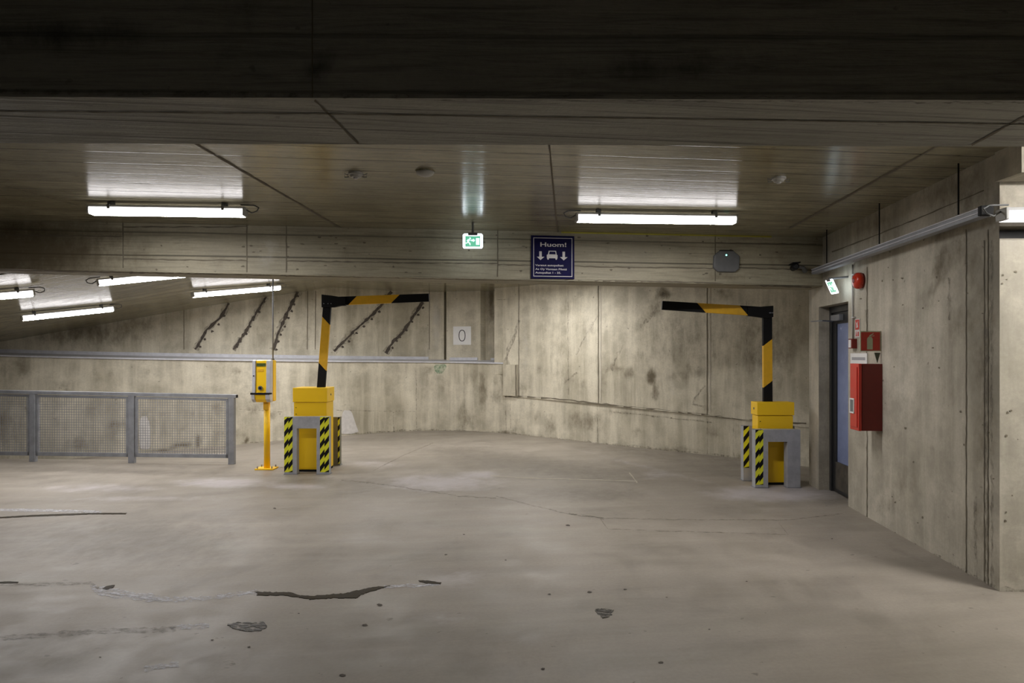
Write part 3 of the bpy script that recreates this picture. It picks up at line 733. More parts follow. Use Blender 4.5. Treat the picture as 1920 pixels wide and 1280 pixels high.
attrs(rwo.data,
      [(1800, 600, 60, 60, 0.45), (1700, 900, 50, 60, 0.35), (1640, 700, 30, 40, 0.25), (1790, 350, 110, 90, 0.55), (1650, 430, 70, 50, 0.5), (1870, 400, 40, 60, 0.6), (1720, 640, 26, 40, 0.4), (1762, 500, 22, 50, 0.9), (1745, 560, 40, 30, 0.5), (1700, 575, 30, 30, 0.45), (1845, 700, 34, 420, 0.5), (1790, 470, 70, 50, 0.5), (1825, 620, 20, 60, 0.5), (1835, 990, 22, 60, 0.6), (1832, 860, 14, 60, 0.4), (1690, 600, 12, 30, 0.4), (1752, 835, 16, 16, 0.5), (1662, 950, 30, 30, 0.5),  # entries high on the wall paint in the shade above the rail
       (1790, 700, 60, 160, 0.28), (1895, 760, 14, 30, 0.5), (1895, 1080, 40, 30, 0.5), (1770, 430, 40, 50, 0.5), (1648, 800, 6, 40, 0.3), (1820, 500, 40, 120, 0.4), (1640, 420, 40, 30, 0.4), (1890, 640, 20, 10, 0.4), (1540, 700, 10, 100, 0.3)],
      [(1690, 680, 50, 200, 0.3), (1900, 560, 30, 100, 0.3), (1610, 850, 16, 90, 0.25)])
hb = MB(); hb.prism([(3.27, 4.38), (5.6, 4.28), (5.6, 4.52), (3.27, 4.625)], 2.77, CEIL + 0.02, 0, 0.1)
hbo = struct(hb.build('trim_5', 'rwall'), 'pale concrete haunch above the wall corner')
attrs(hbo.data, [], [(1912, 300, 20, 30, 0.4)])
# walls that close the hall off to the side and behind
cw = MB()
cw.box((-15.2, -5, -1), (-15, 15.4, 3)); struct(cw.build('wall_left', 'rwall'))
cw = MB(); cw.box((9, -5, -1), (9.2, 15.4, 3)); struct(cw.build('wall_far_right', 'rwall'))
cw = MB(); cw.box((-15, -5.2, -1), (9, -5, 3)); struct(cw.build('wall_front', 'rwall'))

# ---- door in the right wall
def wp(s, o, z):      # s along the wall measured by Y, o metres out of the face (negative = in), z
    return Vector((wx(s), s, z)) + WN * o
dm = MB()
def wbox(mb, s0, s1, o0, o1, z0, z1, mat=0):
    mb.hexa([wp(s0, o0, z0), wp(s1, o0, z0), wp(s1, o1, z0), wp(s0, o1, z0), wp(s0, o0, z1), wp(s1, o0, z1), wp(s1, o1, z1), wp(s0, o1, z1)], mat)
dr = struct(thing('door_1', 'dark framed door with frosted blue glass set in right wall', None, wp(7.65, -0.2, 0)))
wbox(dm, YA - 0.0, YA + 0.05, -0.19, -0.12, 0, 2.165); wbox(dm, YB - 0.06, YB, -0.19, -0.12, 0, 2.165); wbox(dm, YA + 0.05, YB - 0.06, -0.19, -0.12, 2.09, 2.165)
dm.build('door_frame', 'frame', dr, bevel=0.003)
dm = MB(); S0, S1 = YA + 0.05, YB - 0.06
wbox(dm, S0, S0 + 0.11, -0.185, -0.14, 0.01, 2.09); wbox(dm, S1 - 0.10, S1, -0.185, -0.14, 0.01, 2.09)
wbox(dm, S0 + 0.11, S1 - 0.10, -0.185, -0.14, 1.96, 2.09); wbox(dm, S0 + 0.11, S1 - 0.10, -0.185, -0.14, 0.01, 0.05)
leaf = dm.build('door_leaf', 'frame', dr, bevel=0.003)
dm = MB(); wbox(dm, S0 + 0.11, S1 - 0.10, -0.175, -0.155, 0.36, 1.96); dm.build('glass', 'glass', leaf)
dm = MB(); wbox(dm, S0 + 0.10, S1 - 0.09, -0.183, -0.136, 0.05, 0.36); dm.build('kick_plate', 'kick', leaf)
dm = MB(); wbox(dm, S1 - 0.32, S1 - 0.06, -0.14, -0.09, 1.99, 2.06); cl = dm.build('door_closer', 'steel', dr, bevel=0.004)
dm = MB(); dm.tube([wp(S1 - 0.1, -0.1, 1.99), wp(S1 - 0.35, 0.10, 1.985), wp(S1 - 0.05, 0.12, 1.99)], 0.008, 8); dm.build('closer_arm', 'steel', cl)
dm = MB(); dm.tube([wp(S0 + 0.06, -0.14, 1.03), wp(S0 + 0.06, -0.09, 1.03), wp(S0 + 0.17, -0.09, 1.03)], 0.009, 8); dm.build('handle', 'steel', dr)

# ================================================================== THINGS
X, Yv, Z = Vector((1, 0, 0)), Vector((0, 1, 0)), Vector((0, 0, 1))

# ---- fluorescent ceiling lamps
def make_lamp(name, label, c, ux, uz, L, group='ceiling fluorescent lamps', cable=1, drop=0.035, mats=('side', 'tube')):
    """c = middle of the fixture's top; ux = unit vector along it; uz = up (normal of the ceiling)"""
    c, ux, uz = Vector(c), Vector(ux).normalized(), Vector(uz).normalized(); uy = uz.cross(ux).normalized()
    c = c - uz * 0.002
    t = thing(name, label, 'lamp', c, 0, group)
    def B(mb, x0, x1, y0, y1, z0, z1):
        q = [(x0, y0, z0), (x1, y0, z0), (x1, y1, z0), (x0, y1, z0), (x0, y0, z1), (x1, y0, z1), (x1, y1, z1), (x0, y1, z1)]
        mb.hexa([c + ux * a + uy * b + uz * d for a, b, d in q])
    h = L / 2
    m = MB(); B(m, -h + 0.01, h - 0.01, -0.05, 0.05, -drop - 0.022, -drop); m.build('housing', 'lampbody', t, bevel=0.004)
    m = MB(); pr = [(-0.052, -0.022), (0.052, -0.022), (0.054, -0.05), (0.046, -0.080), (-0.046, -0.080), (-0.054, -0.05)]
    m.poly([(a, b - drop) for a, b in pr], c + ux * (-(h - 0.022)), uy, uz, 0, L - 0.044)
    df = m.build('diffuser', list(mats), t)
    for p in df.data.polygons:
        if p.normal.dot(uz) < -0.9: p.material_index = 1
    for s in (-1, 1):
        m = MB(); B(m, s * h - (0.022 if s > 0 else 0), s * h + (0.022 if s < 0 else 0), -0.052, 0.052, -drop - 0.080, -drop); m.build('end_cap', 'capgrey', t, bevel=0.006)
    for s in (-1, 1):
        m = MB(); B(m, s * h * 0.72 - 0.02, s * h * 0.72 + 0.02, -0.03, 0.03, -drop, 0.0)
        B(m, s * h * 0.72 - 0.012, s * h * 0.72 + 0.012, -0.058, -0.052, -drop - 0.035, -drop + 0.004); m.build('bracket', 'boxgrey', t)
    m = MB(); s = cable
    m.tube([c + ux * (s * (h + a)) + uy * b + uz * (d - drop) for a, b, d in ((0.0, 0, -0.02), (0.05, -0.01, -0.05), (0.10, -0.02, -0.035), (0.11, 0, 0.0), (0.07, 0.0, 0.022), (-0.05, 0.0, 0.024))], 0.006, 8)
    m.build('cable', 'boxgrey', t, smooth=True)
    return t
dirx = Vector((1, 0.05, 0)).normalized()
def on_z(px, py, z): return P(px, py, F * (z - CZ) / (HY - py))
a0, a1 = on_z(167, 393, 2.895), on_z(462, 397, 2.895)
mid = (a0 + a1) / 2; mid.z = CEIL
make_lamp('fluorescent_lamp', 'lit fluorescent lamp on the left of the flat ceiling before the beam', mid, (a1 - a0), Z, (a1 - a0).length, cable=1)
a0, a1 = on_z(1079, 407, 2.895), on_z(1381, 411, 2.895)
mid = (a0 + a1) / 2; mid.z = CEIL
make_lamp('fluorescent_lamp', 'lit fluorescent lamp on the ceiling right of the blue sign', mid, (a1 - a0), Z, (a1 - a0).length, cable=-1)
# lamps on the sloping ceiling beyond the far beam
rn = Vector((-0.201, -0.0173, 1)).normalized()
def on_ramp(px, py, d=0.08):
    r = ray(px, py); o = Vector((0, 0, CZ)) + rn * 0.0
    # plane: z = rampc(x, y) shifted down by d
    k = (rampc(0, 0) - d - CZ) / (r.z - (0.201 * r.x + 0.0173 * r.y)); return Vector((0, 0, CZ)) + r * k
for (x0, y0, x1, y1, cb, lb) in ((42, 596, 208, 579, 1, 'lit lamp low on the sloping ceiling, nearest the metal fence at left'),
                                 (358, 553, 524, 539, 1, 'lit lamp on the sloping ceiling just left of the striped barrier arm'),
                                 (192, 529, 362, 512, -1, 'lit lamp on the sloping ceiling, half hidden by the beam above the fence'),
                                 (-142, 566, 28, 552, 1, 'lit lamp on the sloping ceiling cut off by the left picture edge')):
    p, q = on_ramp(x0, y0), on_ramp(x1, y1)
    L = (q - p).length; print('ramp lamp', p[:], q[:], L)
    d = (q - p).normalized(); d = (d - rn * d.dot(rn)).normalized()
    c = (p + q) / 2; c.z = rampc(c.x, c.y)
    make_lamp('fluorescent_lamp', lb, c, d, rn, max(1.2, min(L, 1.6)), 'lamps on the sloping ramp ceiling', cb)
# lamps of the far bay, above and behind the far beam
make_lamp('fluorescent_lamp', 'lit lamp hidden behind the beam, shining on the curved wall', (0.32, 11.6, CEIL), (1, -0.62, 0), Z, 1.5, 'lamps of the far bay', mats=('side', 'baytube'))
make_lamp('fluorescent_lamp', 'lit lamp hidden behind the beam above the left barrier', (-2.1, 11.3, CEIL), (1, 0.1, 0), Z, 1.5, 'lamps of the far bay', mats=('side', 'baytube'))
# lamp at the end of the tray in front of the wall corner
tl = make_lamp('fluorescent_lamp', 'lit batten lamp at the tray end by the right wall corner', P(1866, 389, 4.40) + X * 0.80 + Z * 0.03, (1, -0.03, 0), Z, 1.5, 'tray lamp', -1, drop=0.03, mats=('dimside', 'dimtube'))
make_lamp('fluorescent_lamp', 'added unseen lamp behind the camera', (-1.5, -3.6, CEIL), (1, 0.05, 0), Z, 1.5, 'added lamps behind the camera', mats=('side', 'addtube'))  # unseen lamp added to lift the near beam's face
make_lamp('fluorescent_lamp', 'added unseen lamp beyond the right picture edge', (4.75, 3.15, CEIL), (1, 0.0, 0), Z, 1.5, 'added lamps out of the picture', mats=('addlamp', 'addlamp'))  # unseen, extra-bright lamp added to brighten the right wall's end face

# ---- lighting rail along the right wall
TR = 0.13
t = thing('lighting_rail', 'galvanised rail hung on rods along the right wall below the ceiling', 'rail', (wx(6) - TR, 6, 2.54))
m = MB(); s0, s1 = 4.55, 7.85
wbox(m, s0, s1, TR - 0.035, TR + 0.035, 2.525, 2.532); wbox(m, s0, s1, TR - 0.035, TR - 0.029, 2.532, 2.585); wbox(m, s0, s1, TR + 0.029, TR + 0.035, 2.532, 2.585)
m.build('rail', 'steel', t)
m = MB(); wbox(m, s0, s1, TR + 0.0352, TR + 0.040, 2.548, 2.556); wbox(m, s0, s1, TR + 0.0352, TR + 0.040, 2.577, 2.585); m.build('rail_lip', 'greysheet', t)
m = MB(); wbox(m, s0 - 0.04, s0, TR - 0.03, TR + 0.05, 2.525, 2.59); m.build('end_joint', 'black', t, bevel=0.004)
for px, yb in ((1799, 408), (1650, 465), (1551, 503)):
    s = F * (2.849 - TR) / (px - 1085)
    m = MB(); m.tube([wp(s, TR, 2.57), wp(s, TR, CEIL)], 0.006, 8); rod = m.build('hanger_rod', 'black', t)
    m = MB(); m.tube([wp(s, TR, 2.60), wp(s, TR, 2.585)], 0.016, 6); m.build('nut', 'steel', rod)

# ---- smoke detectors and dome
def detector(lb, px, py):
    c = on_z(px, py, CEIL)
    t = thing('smoke_detector', lb, 'smoke detector', c, 0, 'ceiling smoke detectors')
    m = MB(); m.tube([c, c - Z * 0.014, c - Z * 0.016, c - Z * 0.034], [0.055, 0.055, 0.044, 0.036], 20); m.build('base', 'capgrey', t)
    m = MB(); m.tube([c - Z * 0.034, c - Z * 0.046], [0.02, 0.014], 14); m.build('sensor', 'lampbody', t)
    for s in (-1, 1):
        m = MB(); m.tube([c + X * s * 0.04, c + X * s * 0.06 - Z * 0.018, c + X * s * 0.085 - Z * 0.006, c + X * s * 0.082 - Z * 0.034, c + X * s * 0.05 - Z * 0.030], 0.004, 6); m.build('wire_guard', 'boxgrey', t)
detector('smoke detector on the ceiling left of the pale dome', 667, 324)
detector('smoke detector on the ceiling above right lamp, far right', 1460, 333)
c = on_z(797, 321, CEIL); t = thing('ceiling_dome', 'small pale dome on the ceiling between lamps', 'sensor', c)
m = MB(); m.tube([c, c - Z * 0.006], 0.075, 28); m.build('base', 'ceil', t)
m = MB(); m.tube([c - Z * 0.006 - Z * 0.035 * math.sin(a * math.pi / 16) for a in range(0, 9)], [0.066 * math.cos(a * math.pi / 16) + 0.002 for a in range(0, 9)], 28); m.build('dome', 'capgrey', t, smooth=True)

# ---- lit exit signs
def exit_sign(lb, O, U, V, wd, ht, mount):
    """O = upper left corner"""
    O, U, V = Vector(O), Vector(U).normalized(), Vector(V).normalized(); N = U.cross(V)
    t = thing('exit_sign', lb, 'exit sign', O + U * wd / 2, 0)
    r = 0.012
    def rect(a, b, c, d): return [(a, -b), (c, -b), (c, -d), (a, -d)]
    m = MB(); m.poly([(r, 0), (wd - r, 0), (wd, -r), (wd, -ht + r), (wd - r, -ht), (r, -ht), (0, -ht + r), (0, -r)], O, U, V, -0.008, 0.0); m.build('light_panel', 'exitw', t)
    m = MB(); i = 0.11 * wd; m.poly(rect(i, ht * 0.15, wd - i, ht * 0.89), O, U, V, 0.0, 0.0012); pn = m.build('green_field', 'exitg', t)
    m = MB(); w_, h_ = wd, ht
    S = lambda pts: [(a * w_, -b * h_) for a, b in pts]
    m.poly(S([(0.66, 0.30), (0.84, 0.30), (0.84, 0.76), (0.66, 0.76)]), O, U, V, 0.0012, 0.0022)
    m.poly(S([(0.42, 0.40), (0.52, 0.40), (0.52, 0.33), (0.62, 0.46), (0.52, 0.58), (0.52, 0.51), (0.42, 0.51)]), O, U, V, 0.0012, 0.0022)
    m.poly(S([(0.34, 0.26), (0.39, 0.26), (0.41, 0.31), (0.39, 0.36), (0.34, 0.36), (0.32, 0.31)]), O, U, V, 0.0012, 0.0022)
    m.poly(S([(0.26, 0.37), (0.36, 0.38), (0.40, 0.46), (0.37, 0.48), (0.33, 0.44), (0.30, 0.56), (0.38, 0.64), (0.39, 0.78), (0.34, 0.78), (0.32, 0.67), (0.25, 0.60), (0.20, 0.68), (0.12, 0.66), (0.13, 0.61), (0.19, 0.61), (0.25, 0.47), (0.20, 0.50), (0.17, 0.48)]), O, U, V, 0.0012, 0.0022)
    m.build('pictogram', 'exitp', pn)
    m = MB(); m.poly(rect(wd * 0.26, -0.012, wd * 0.74, 0.018), O, U, V, -0.016, 0.006); m.build('holder', 'boxgrey', t, bevel=0.003)
    m = MB(); m.tube(mount, 0.012, 10); m.build('mount', 'boxgrey', t)
    return t
Ye = 7.05
O = P(868, 438, Ye); wd = 37 * Ye / F; ht = 27.5 * Ye / F
mt = O + X * wd / 2
exit_sign('lit green exit sign hanging from the ceiling left of the blue sign', O, X, Z, wd, ht, [mt + Z * 0.01, Vector((mt.x, mt.y, CEIL))])
m_ = [RW(1547, 526, 0.20), RW(1560, 523, 0.20), RW(1568, 550, 0.135)]
tl_, tr_, br_ = m_; U = (tr_ - tl_).normalized(); V0 = (tr_ - br_); V0 = (V0 - U * V0.dot(U)); 
exit_sign('lit green exit sign tilted out from the right wall above the door', tl_, U, V0.normalized(), (tr_ - tl_).length, V0.length, [(tl_ + tr_) / 2 + Z * 0.01, (tl_ + tr_) / 2 + Z * 0.03 - WN * 0.20])

# ---- blue sign
yS = lambda px: beam_y((px - 960) * 7.6 / F) - 0.02
A, B = P(996, 522, yS(996)), P(1077, 522, yS(1077)); U = (B - A); U.z = 0; wd = U.length; U.normalize(); ht = 80.5 * 7.62 / F
t = thing('notice_sign', 'navy blue square notice reading Huom! with a car between two arrows', 'sign', A + U * wd / 2)
m = MB(); m.poly([(0, 0), (wd, 0), (wd, ht), (0, ht)], A, U, Z, -0.012, 0); m.build('panel', 'navy', t, bevel=0.002)
m = MB(); e, f = 0.024, 0.031
for (a, b, c, d) in ((e, e, wd - e, f), (e, ht - f, wd - e, ht - e), (e, f, f, ht - f), (wd - f, f, wd - e, ht - f)): m.poly([(a, b), (c, b), (c, d), (a, d)], A, U, Z, 0.0, 0.0012)
m.build('border', 'signwhite', t)
q = lambda sx, sy: ((sx / 1344 * 105 + 985 - 996) / 81 * wd, (1 - (sy / 1280 * 100 + 430 - 441) / 81) * ht)
for cx in (365, 922):
    m = MB(); m.poly([q(cx - 32, 522), q(cx + 28, 522), q(cx + 28, 652), q(cx + 92, 652), q(cx - 2, 732), q(cx - 92, 652), q(cx - 32, 652)], A, U, Z, 0.0, 0.0012); m.build('arrow_mark', 'signwhite', t)
m = MB()
m.poly([q(512, 605), q(545, 590), q(740, 590), q(772, 610), q(768, 680), q(752, 718), q(728, 718), q(715, 684), q(565, 684), q(560, 718), q(530, 718), q(516, 680)], A, U, Z, 0.0, 0.0012)
m.poly([q(540, 592), q(560, 505), q(735, 505), q(750, 592), q(726, 592), q(716, 524), q(580, 524), q(566, 592)], A, U, Z, 0.0, 0.0012)
m.build('car_mark', 'signwhite', t)
pt = lambda sx, sy: A + U * q(sx, sy)[0] + Z * q(sx, sy)[1]
def fit_text(name, s, sx0, sx1, sy, cap, parent, off):
    o = lettering(name, s, 1.0, (0, 0, 0), X, Z, 'signwhite', None, off=0.0)
    xs = [v.co.x for v in o.data.vertices]; zs = [v.co.z for v in o.data.vertices]
    wid = max(xs) - min(xs); bpy.data.objects.remove(o)
    W = (q(sx1, 0)[0] - q(sx0, 0)[0]); size = cap / 0.70
    return lettering(name, s, size, pt(sx0, sy), U, Z, 'signwhite', parent, off=off, sx=W / (wid * size))
fit_text('heading_text', 'Huom!', 345, 960, 405, 0.046, t, 0.0012)
fit_text('lettering', 'Varatut autopaikat:', 240, 915, 876, 0.0205, t, 0.0005)
fit_text('lettering', 'As Oy Vantaan Piletti', 240, 990, 968, 0.0205, t, 0.0005)
fit_text('lettering', 'Autopaikat 1 - 35.', 240, 852, 1054, 0.0205, t, 0.0005)

# ---- level sign with 0
a, _ = at_col(859); n2 = outn(859); a = a + n2 * 0.33; d2 = Vector((n2.y, -n2.x)); U0 = Vector((d2.x, d2.y, 0)); N0 = -Vector((n2.x, n2.y, 0))
c = Vector((a.x, a.y, CZ + (HY - 629) * a.y / F)) + N0 * 0.014
s_ = 34.5 * c.y / F
t = thing('level_sign', 'white square plate with black number 0 on the back wall', 'sign', c)
m = MB(); m.poly([(-s_ / 2, -s_ / 2), (s_ / 2, -s_ / 2), (s_ / 2, s_ / 2), (-s_ / 2, s_ / 2)], c, U0, Z, -0.006, 0); m.build('plate', 'white', t)
m = MB(); N = 28
for k in range(N):
    t0, t1 = 2 * math.pi * k / N, 2 * math.pi * (k + 1) / N
    def el(tt, g): return ((0.076 - g) * math.copysign(abs(math.cos(tt)) ** 0.85, math.cos(tt)), (0.125 - g) * math.copysign(abs(math.sin(tt)) ** 0.85, math.sin(tt)))
    m.poly([el(t0, 0), el(t1, 0), el(t1, 0.017), el(t0, 0.017)], c, U0, Z, 0.0, 0.0015)
m.build('number', 'text', t)

# ---- grey sensor box on the beam
yb = beam_y(2.48) - 0.004
A = P(1335, 510, yb); k = yb / F; g = lambda a, b: ((a - 1335) * k, (510 - b) * k)
UB = Vector((1, 0.1146, 0)).normalized()
t = thing('wireless_box', 'charcoal grey box with a green light on the beam', 'sensor', A + UB * 0.15)
m = MB(); m.poly([g(1344, 510), g(1378, 510), g(1385, 503), g(1386, 480), g(1374, 470.5), g(1347, 470.5), g(1336, 480), g(1335, 503)], A, UB, Z, 0.0, 0.055); m.build('body', 'boxgrey', t, bevel=0.012)
m = MB(); m.poly([g(1347, 473), g(1374, 473), g(1373, 469.5), g(1348, 469.5)], A, UB, Z, 0.0, 0.05); m.build('top_edge', 'black', t)
N = UB.cross(Z); ctr = A + UB * g(1359, 0)[0] + Z * g(0, 479)[1] + N * 0.055
m = MB(); m.tube([ctr, ctr + N * 0.004], 0.008, 14); m.build('indicator', 'led', t)

# ---- camera at the right end of the beam
c = P(1493, 499, 7.70)
t = thing('security_camera', 'black bullet camera at the right end of the beam', 'camera', c)
m = MB(); m.tube([c, c + Yv * 0.02, c + Vector((0.03, 0.16, 0.0))], [0.034, 0.038, 0.036], 18); b_ = m.build('body', 'black', t, smooth=True)
m = MB(); m.tube([c - Yv * 0.004, c - Yv * 0.001], [0.022, 0.024], 18); m.build('lens', 'frame', b_)
m = MB(); m.hexa([c + Vector(v) for v in ((-0.055, -0.03, 0.030), (0.04, -0.03, 0.036), (0.07, 0.17, 0.036), (-0.02, 0.17, 0.030), (-0.055, -0.03, 0.042), (0.04, -0.03, 0.05), (0.07, 0.17, 0.05), (-0.02, 0.17, 0.042))]); m.build('sun_shield', 'black', t, bevel=0.004)
m = MB(); m.tube([c + Vector((0.03, 0.1, 0.02)), c + Vector((0.13, 0.12, 0.0)), c + Vector((0.20, 0.245, -0.02))], [0.018, 0.02, 0.03], 10); m.build('bracket', 'boxgrey', t)

# ---- bell, conduit, call point, signs and cabinet on the right wall
c = RW(1617, 526); R = 0.082
t = thing('alarm_sounder', 'round red alarm sounder high on the right wall', 'alarm', c)
m = MB(); m.tube([c, c + WN * 0.02], 0.075, 28); m.build('base', 'shadered', t)
m = MB(); m.tube([c + WN * 0.02, c + WN * 0.05, c + WN * 0.072, c + WN * 0.085], [R, R, R * 0.86, R * 0.55], 28); m.build('cover', 'bell', t, smooth=True)
m = MB(); m.tube([c + WN * 0.085, c + WN * 0.09], [R * 0.3, R * 0.25], 20); m.build('grille', 'shadered', t)
s = F * 2.82 / (1599 - 1085) + 0.04
t = thing('conduit', 'pale cable conduit running down the right wall to the call point', 'conduit', wp(s, 0.015, 1.7))
m = MB(); m.tube([wp(s, 0.014, 1.76), wp(s, 0.014, 2.535)], 0.009, 8); m.build('pipe', 'capgrey', t, smooth=True)
for z in (1.98, 2.42):
    m = MB(); wbox(m, s - 0.05, s + 0.012, 0, 0.026, z, z + 0.012); m.build('clip', 'lampbody', t)
s = F * 2.82 / (1598 - 1085) - 0.01
t = thing('fire_call_point', 'small red fire alarm call point beside the door', 'alarm button', wp(s, 0, 1.7))
m = MB(); wbox(m, s - 0.045, s + 0.045, 0, 0.055, 1.665, 1.765); bo = m.build('box', 'shadered', t, bevel=0.004)
m = MB(); wbox(m, s - 0.03, s + 0.03, 0.055, 0.058, 1.675, 1.755); m.build('glass_panel', 'white', bo)
# alarm sign flat on the wall
A = RW(1612, 632, 0.004); B = RW(1603.5, 631, 0.004); U = -WD; wdt = (A - B).length; hts = 0.188
B = Vector((B.x, B.y, A.z))
t = thing('alarm_sign', 'narrow red and white fire alarm sign flat on the right wall', 'sign', B)
m = MB(); m.poly([(0, 0), (wdt, 0), (wdt, hts), (0, hts)], B, U, Z, -0.002, 0.002); m.build('plate', 'signwhite', t)
m = MB(); m.poly([(0.06 * wdt, hts * 0.42), (0.94 * wdt, hts * 0.42), (0.94 * wdt, hts * 0.96), (0.06 * wdt, hts * 0.96)], B, U, Z, 0.002, 0.003)
m.poly([(0.15 * wdt, hts * 0.06), (0.45 * wdt, hts * 0.06), (0.3 * wdt, hts * 0.36)], B, U, Z, 0.002, 0.003); m.poly([(0.55 * wdt, hts * 0.06), (0.85 * wdt, hts * 0.06), (0.85 * wdt, hts * 0.3), (0.6 * wdt, hts * 0.3)], B, U, Z, 0.002, 0.003)
rf = m.build('red_field', 'red', t)
m = MB(); m.poly([(0.3 * wdt, hts * 0.5), (0.7 * wdt, hts * 0.55), (0.6 * wdt, hts * 0.72), (0.75 * wdt, hts * 0.9), (0.45 * wdt, hts * 0.75), (0.2 * wdt, hts * 0.86), (0.35 * wdt, hts * 0.66)], B, U, Z, 0.003, 0.004); m.build('pictogram', 'signwhite', rf)
# extinguisher sign standing out from the wall
Ys = 6.43; k = Ys / F; A = P(1613, 658.5, Ys)
t = thing('extinguisher_sign', 'red projecting sign showing a fire extinguisher on the right wall', 'sign', A)
m = MB(); m.poly([(0, 0), (43 * k, 0), (43 * k, 38 * k), (0, 38 * k)], A, X, Z, -0.006, 0); m.build('panel', 'photolum', t)
m = MB(); m.poly([(1.5 * k, 1.5 * k), (37 * k, 1.5 * k), (37 * k, 36 * k), (1.5 * k, 36 * k)], A, X, Z, 0, 0.0015); rf = m.build('red_field', 'red', t)
m = MB(); g = lambda a, b: ((a - 1613) * k, (658.5 - b) * k)
m.poly([g(1625.5, 655), g(1636, 655), g(1636, 635), g(1634, 631.5), g(1627.5, 631.5), g(1625.5, 635)], A, X, Z, 0.0015, 0.003)
m.poly([g(1629, 631), g(1632, 631), g(1632, 629.5), g(1638, 625.5), g(1637, 624.5), g(1630, 628.5)], A, X, Z, 0.0015, 0.003)
m.poly([g(1632, 630.5), g(1639, 630), g(1639, 628.6), g(1632, 629.6)], A, X, Z, 0.0015, 0.003)
m.build('pictogram', 'photolum', rf)
m = MB(); m.poly([g(1641, 661), g(1652, 661), g(1646.5, 680)], A, X, Z, -0.02, -0.012); m.build('lower_wedge', 'bracketgreen', t)
# white notice
A = RW(1595, 681, 0.006); Bq = RW(1626, 681, 0.006); Lw = (A - Bq).length
t = thing('small_notice', 'small white notice plate above the red fire cabinet', 'sign', A)
m = MB(); m.poly([(0, 0), (Lw, 0), (Lw, 0.105), (0, 0.105)], Vector((A.x, A.y, A.z)), -WD, Z, -0.004, 0.003); pl_ = m.build('plate', 'white', t)
m = MB(); m.poly([(0.04, 0.035), (Lw - 0.04, 0.035), (Lw - 0.04, 0.065), (0.04, 0.065)], Vector((A.x, A.y, A.z)), -WD, Z, 0.003, 0.004); m.build('printed_line', 'greyink', pl_)
# fire cabinet
s0, s1, z0, z1, dp = 6.40, 6.60, 0.885, 1.515, 0.215
t = thing('fire_cabinet', 'red fire extinguisher cabinet hung on the right wall', 'cabinet', wp(6.5, 0.1, z0))
m = MB(); wbox(m, s0, s1, 0.0, dp - 0.03, z0, z1); m.build('body', 'shadered', t, bevel=0.004)
m = MB(); wbox(m, s0 - 0.002, s1 + 0.002, dp - 0.028, dp, z0 - 0.002, z1 + 0.002); d_ = m.build('door', 'red', t, bevel=0.004)
m = MB(); wbox(m, s0 + 0.025, s1 - 0.025, dp, dp + 0.008, z0 + 0.03, z1 - 0.03); m.build('door_panel', 'red', d_, bevel=0.002)
zc = 1.6 - (760 - 665) / 195
m = MB(); sa, sb = s0 + 0.075, s1 - 0.015
for a, b, c_, e in ((sa, sb, zc + 0.058, zc + 0.072), (sa, sb, zc - 0.072, zc - 0.058), (sa, sa + 0.014, zc - 0.072, zc + 0.072), (sb - 0.014, sb, zc - 0.072, zc + 0.072)): wbox(m, a, b, dp + 0.008, dp + 0.014, c_, e)
hf = m.build('handle_frame', 'white', d_)
m = MB(); wbox(m, sa + 0.014, sb - 0.014, dp + 0.0082, dp + 0.010, zc - 0.058, zc + 0.058); m.build('handle_recess', 'boxgrey', d_)

# ---- metal fence by the ramp
E = Vector((-4.10, 9.995, 0)); FD = Vector((-0.9968, 0.080, 0)); FN = Vector((-0.080, -0.9968, 0))
t = thing('metal_fence', 'low galvanised fence with wire mesh panels guarding the ramp', 'fence', E)
def fb(mb, s0, s1, o0, o1, z0, z1):
    f = lambda z, s: z(s) if callable(z) else z
    q = [(s0, o0), (s1, o0), (s1, o1), (s0, o1)]
    mb.hexa([E + FD * s + FN * o + Z * f(z0, s) for s, o in q] + [E + FD * s + FN * o + Z * f(z1, s) for s, o in q])
top = lambda s: 1.02 + 0.014 * s
posts = [0.0, 1.535, 3.09, 4.64, 6.2]
for s in posts:
    m = MB(); fb(m, s - 0.045, s + 0.045, -0.03, 0.03, 0.0, top(s) - 0.045); po = m.build('post', 'steel', t, bevel=0.004)
    if s == 0.0:
        pass
m = MB(); fb(m, -0.075, 6.2, -0.032, 0.032, lambda s: top(s) - 0.05, top); rl = m.build('top_rail', 'steel', t, bevel=0.005)
m = MB(); fb(m, -0.079, -0.075, -0.028, 0.028, lambda s: top(s) - 0.046, lambda s: top(s) - 0.004); m.build('end_plug', 'black', rl)
for s0, s1 in zip(posts, posts[1:]):
    a, b = s0 + 0.055, s1 - 0.055; zl = 0.09; zt = lambda s: top(s) - 0.085
    m = MB(); fb(m, a, b, -0.015, 0.015, zl, zl + 0.055); fb(m, a, b, -0.015, 0.015, lambda s: top(s) - 0.095, lambda s: top(s) - 0.06)
    fb(m, a, a + 0.035, -0.015, 0.015, zl, zt); fb(m, b - 0.035, b, -0.015, 0.015, zl, zt)
    fr_ = m.build('panel_frame', 'steel', t, bevel=0.003)
    m = MB(); s = a + 0.06
    while s < b - 0.04: fb(m, s - 0.003, s + 0.003, -0.004, 0.0, zl + 0.03, zt); s += 0.038
    z = zl + 0.085
    while z < top(a) - 0.11: fb(m, a + 0.02, b - 0.02, 0.0, 0.004, z - 0.003, z + 0.003); z += 0.038
    m.build('wire_mesh', 'steel', fr_)

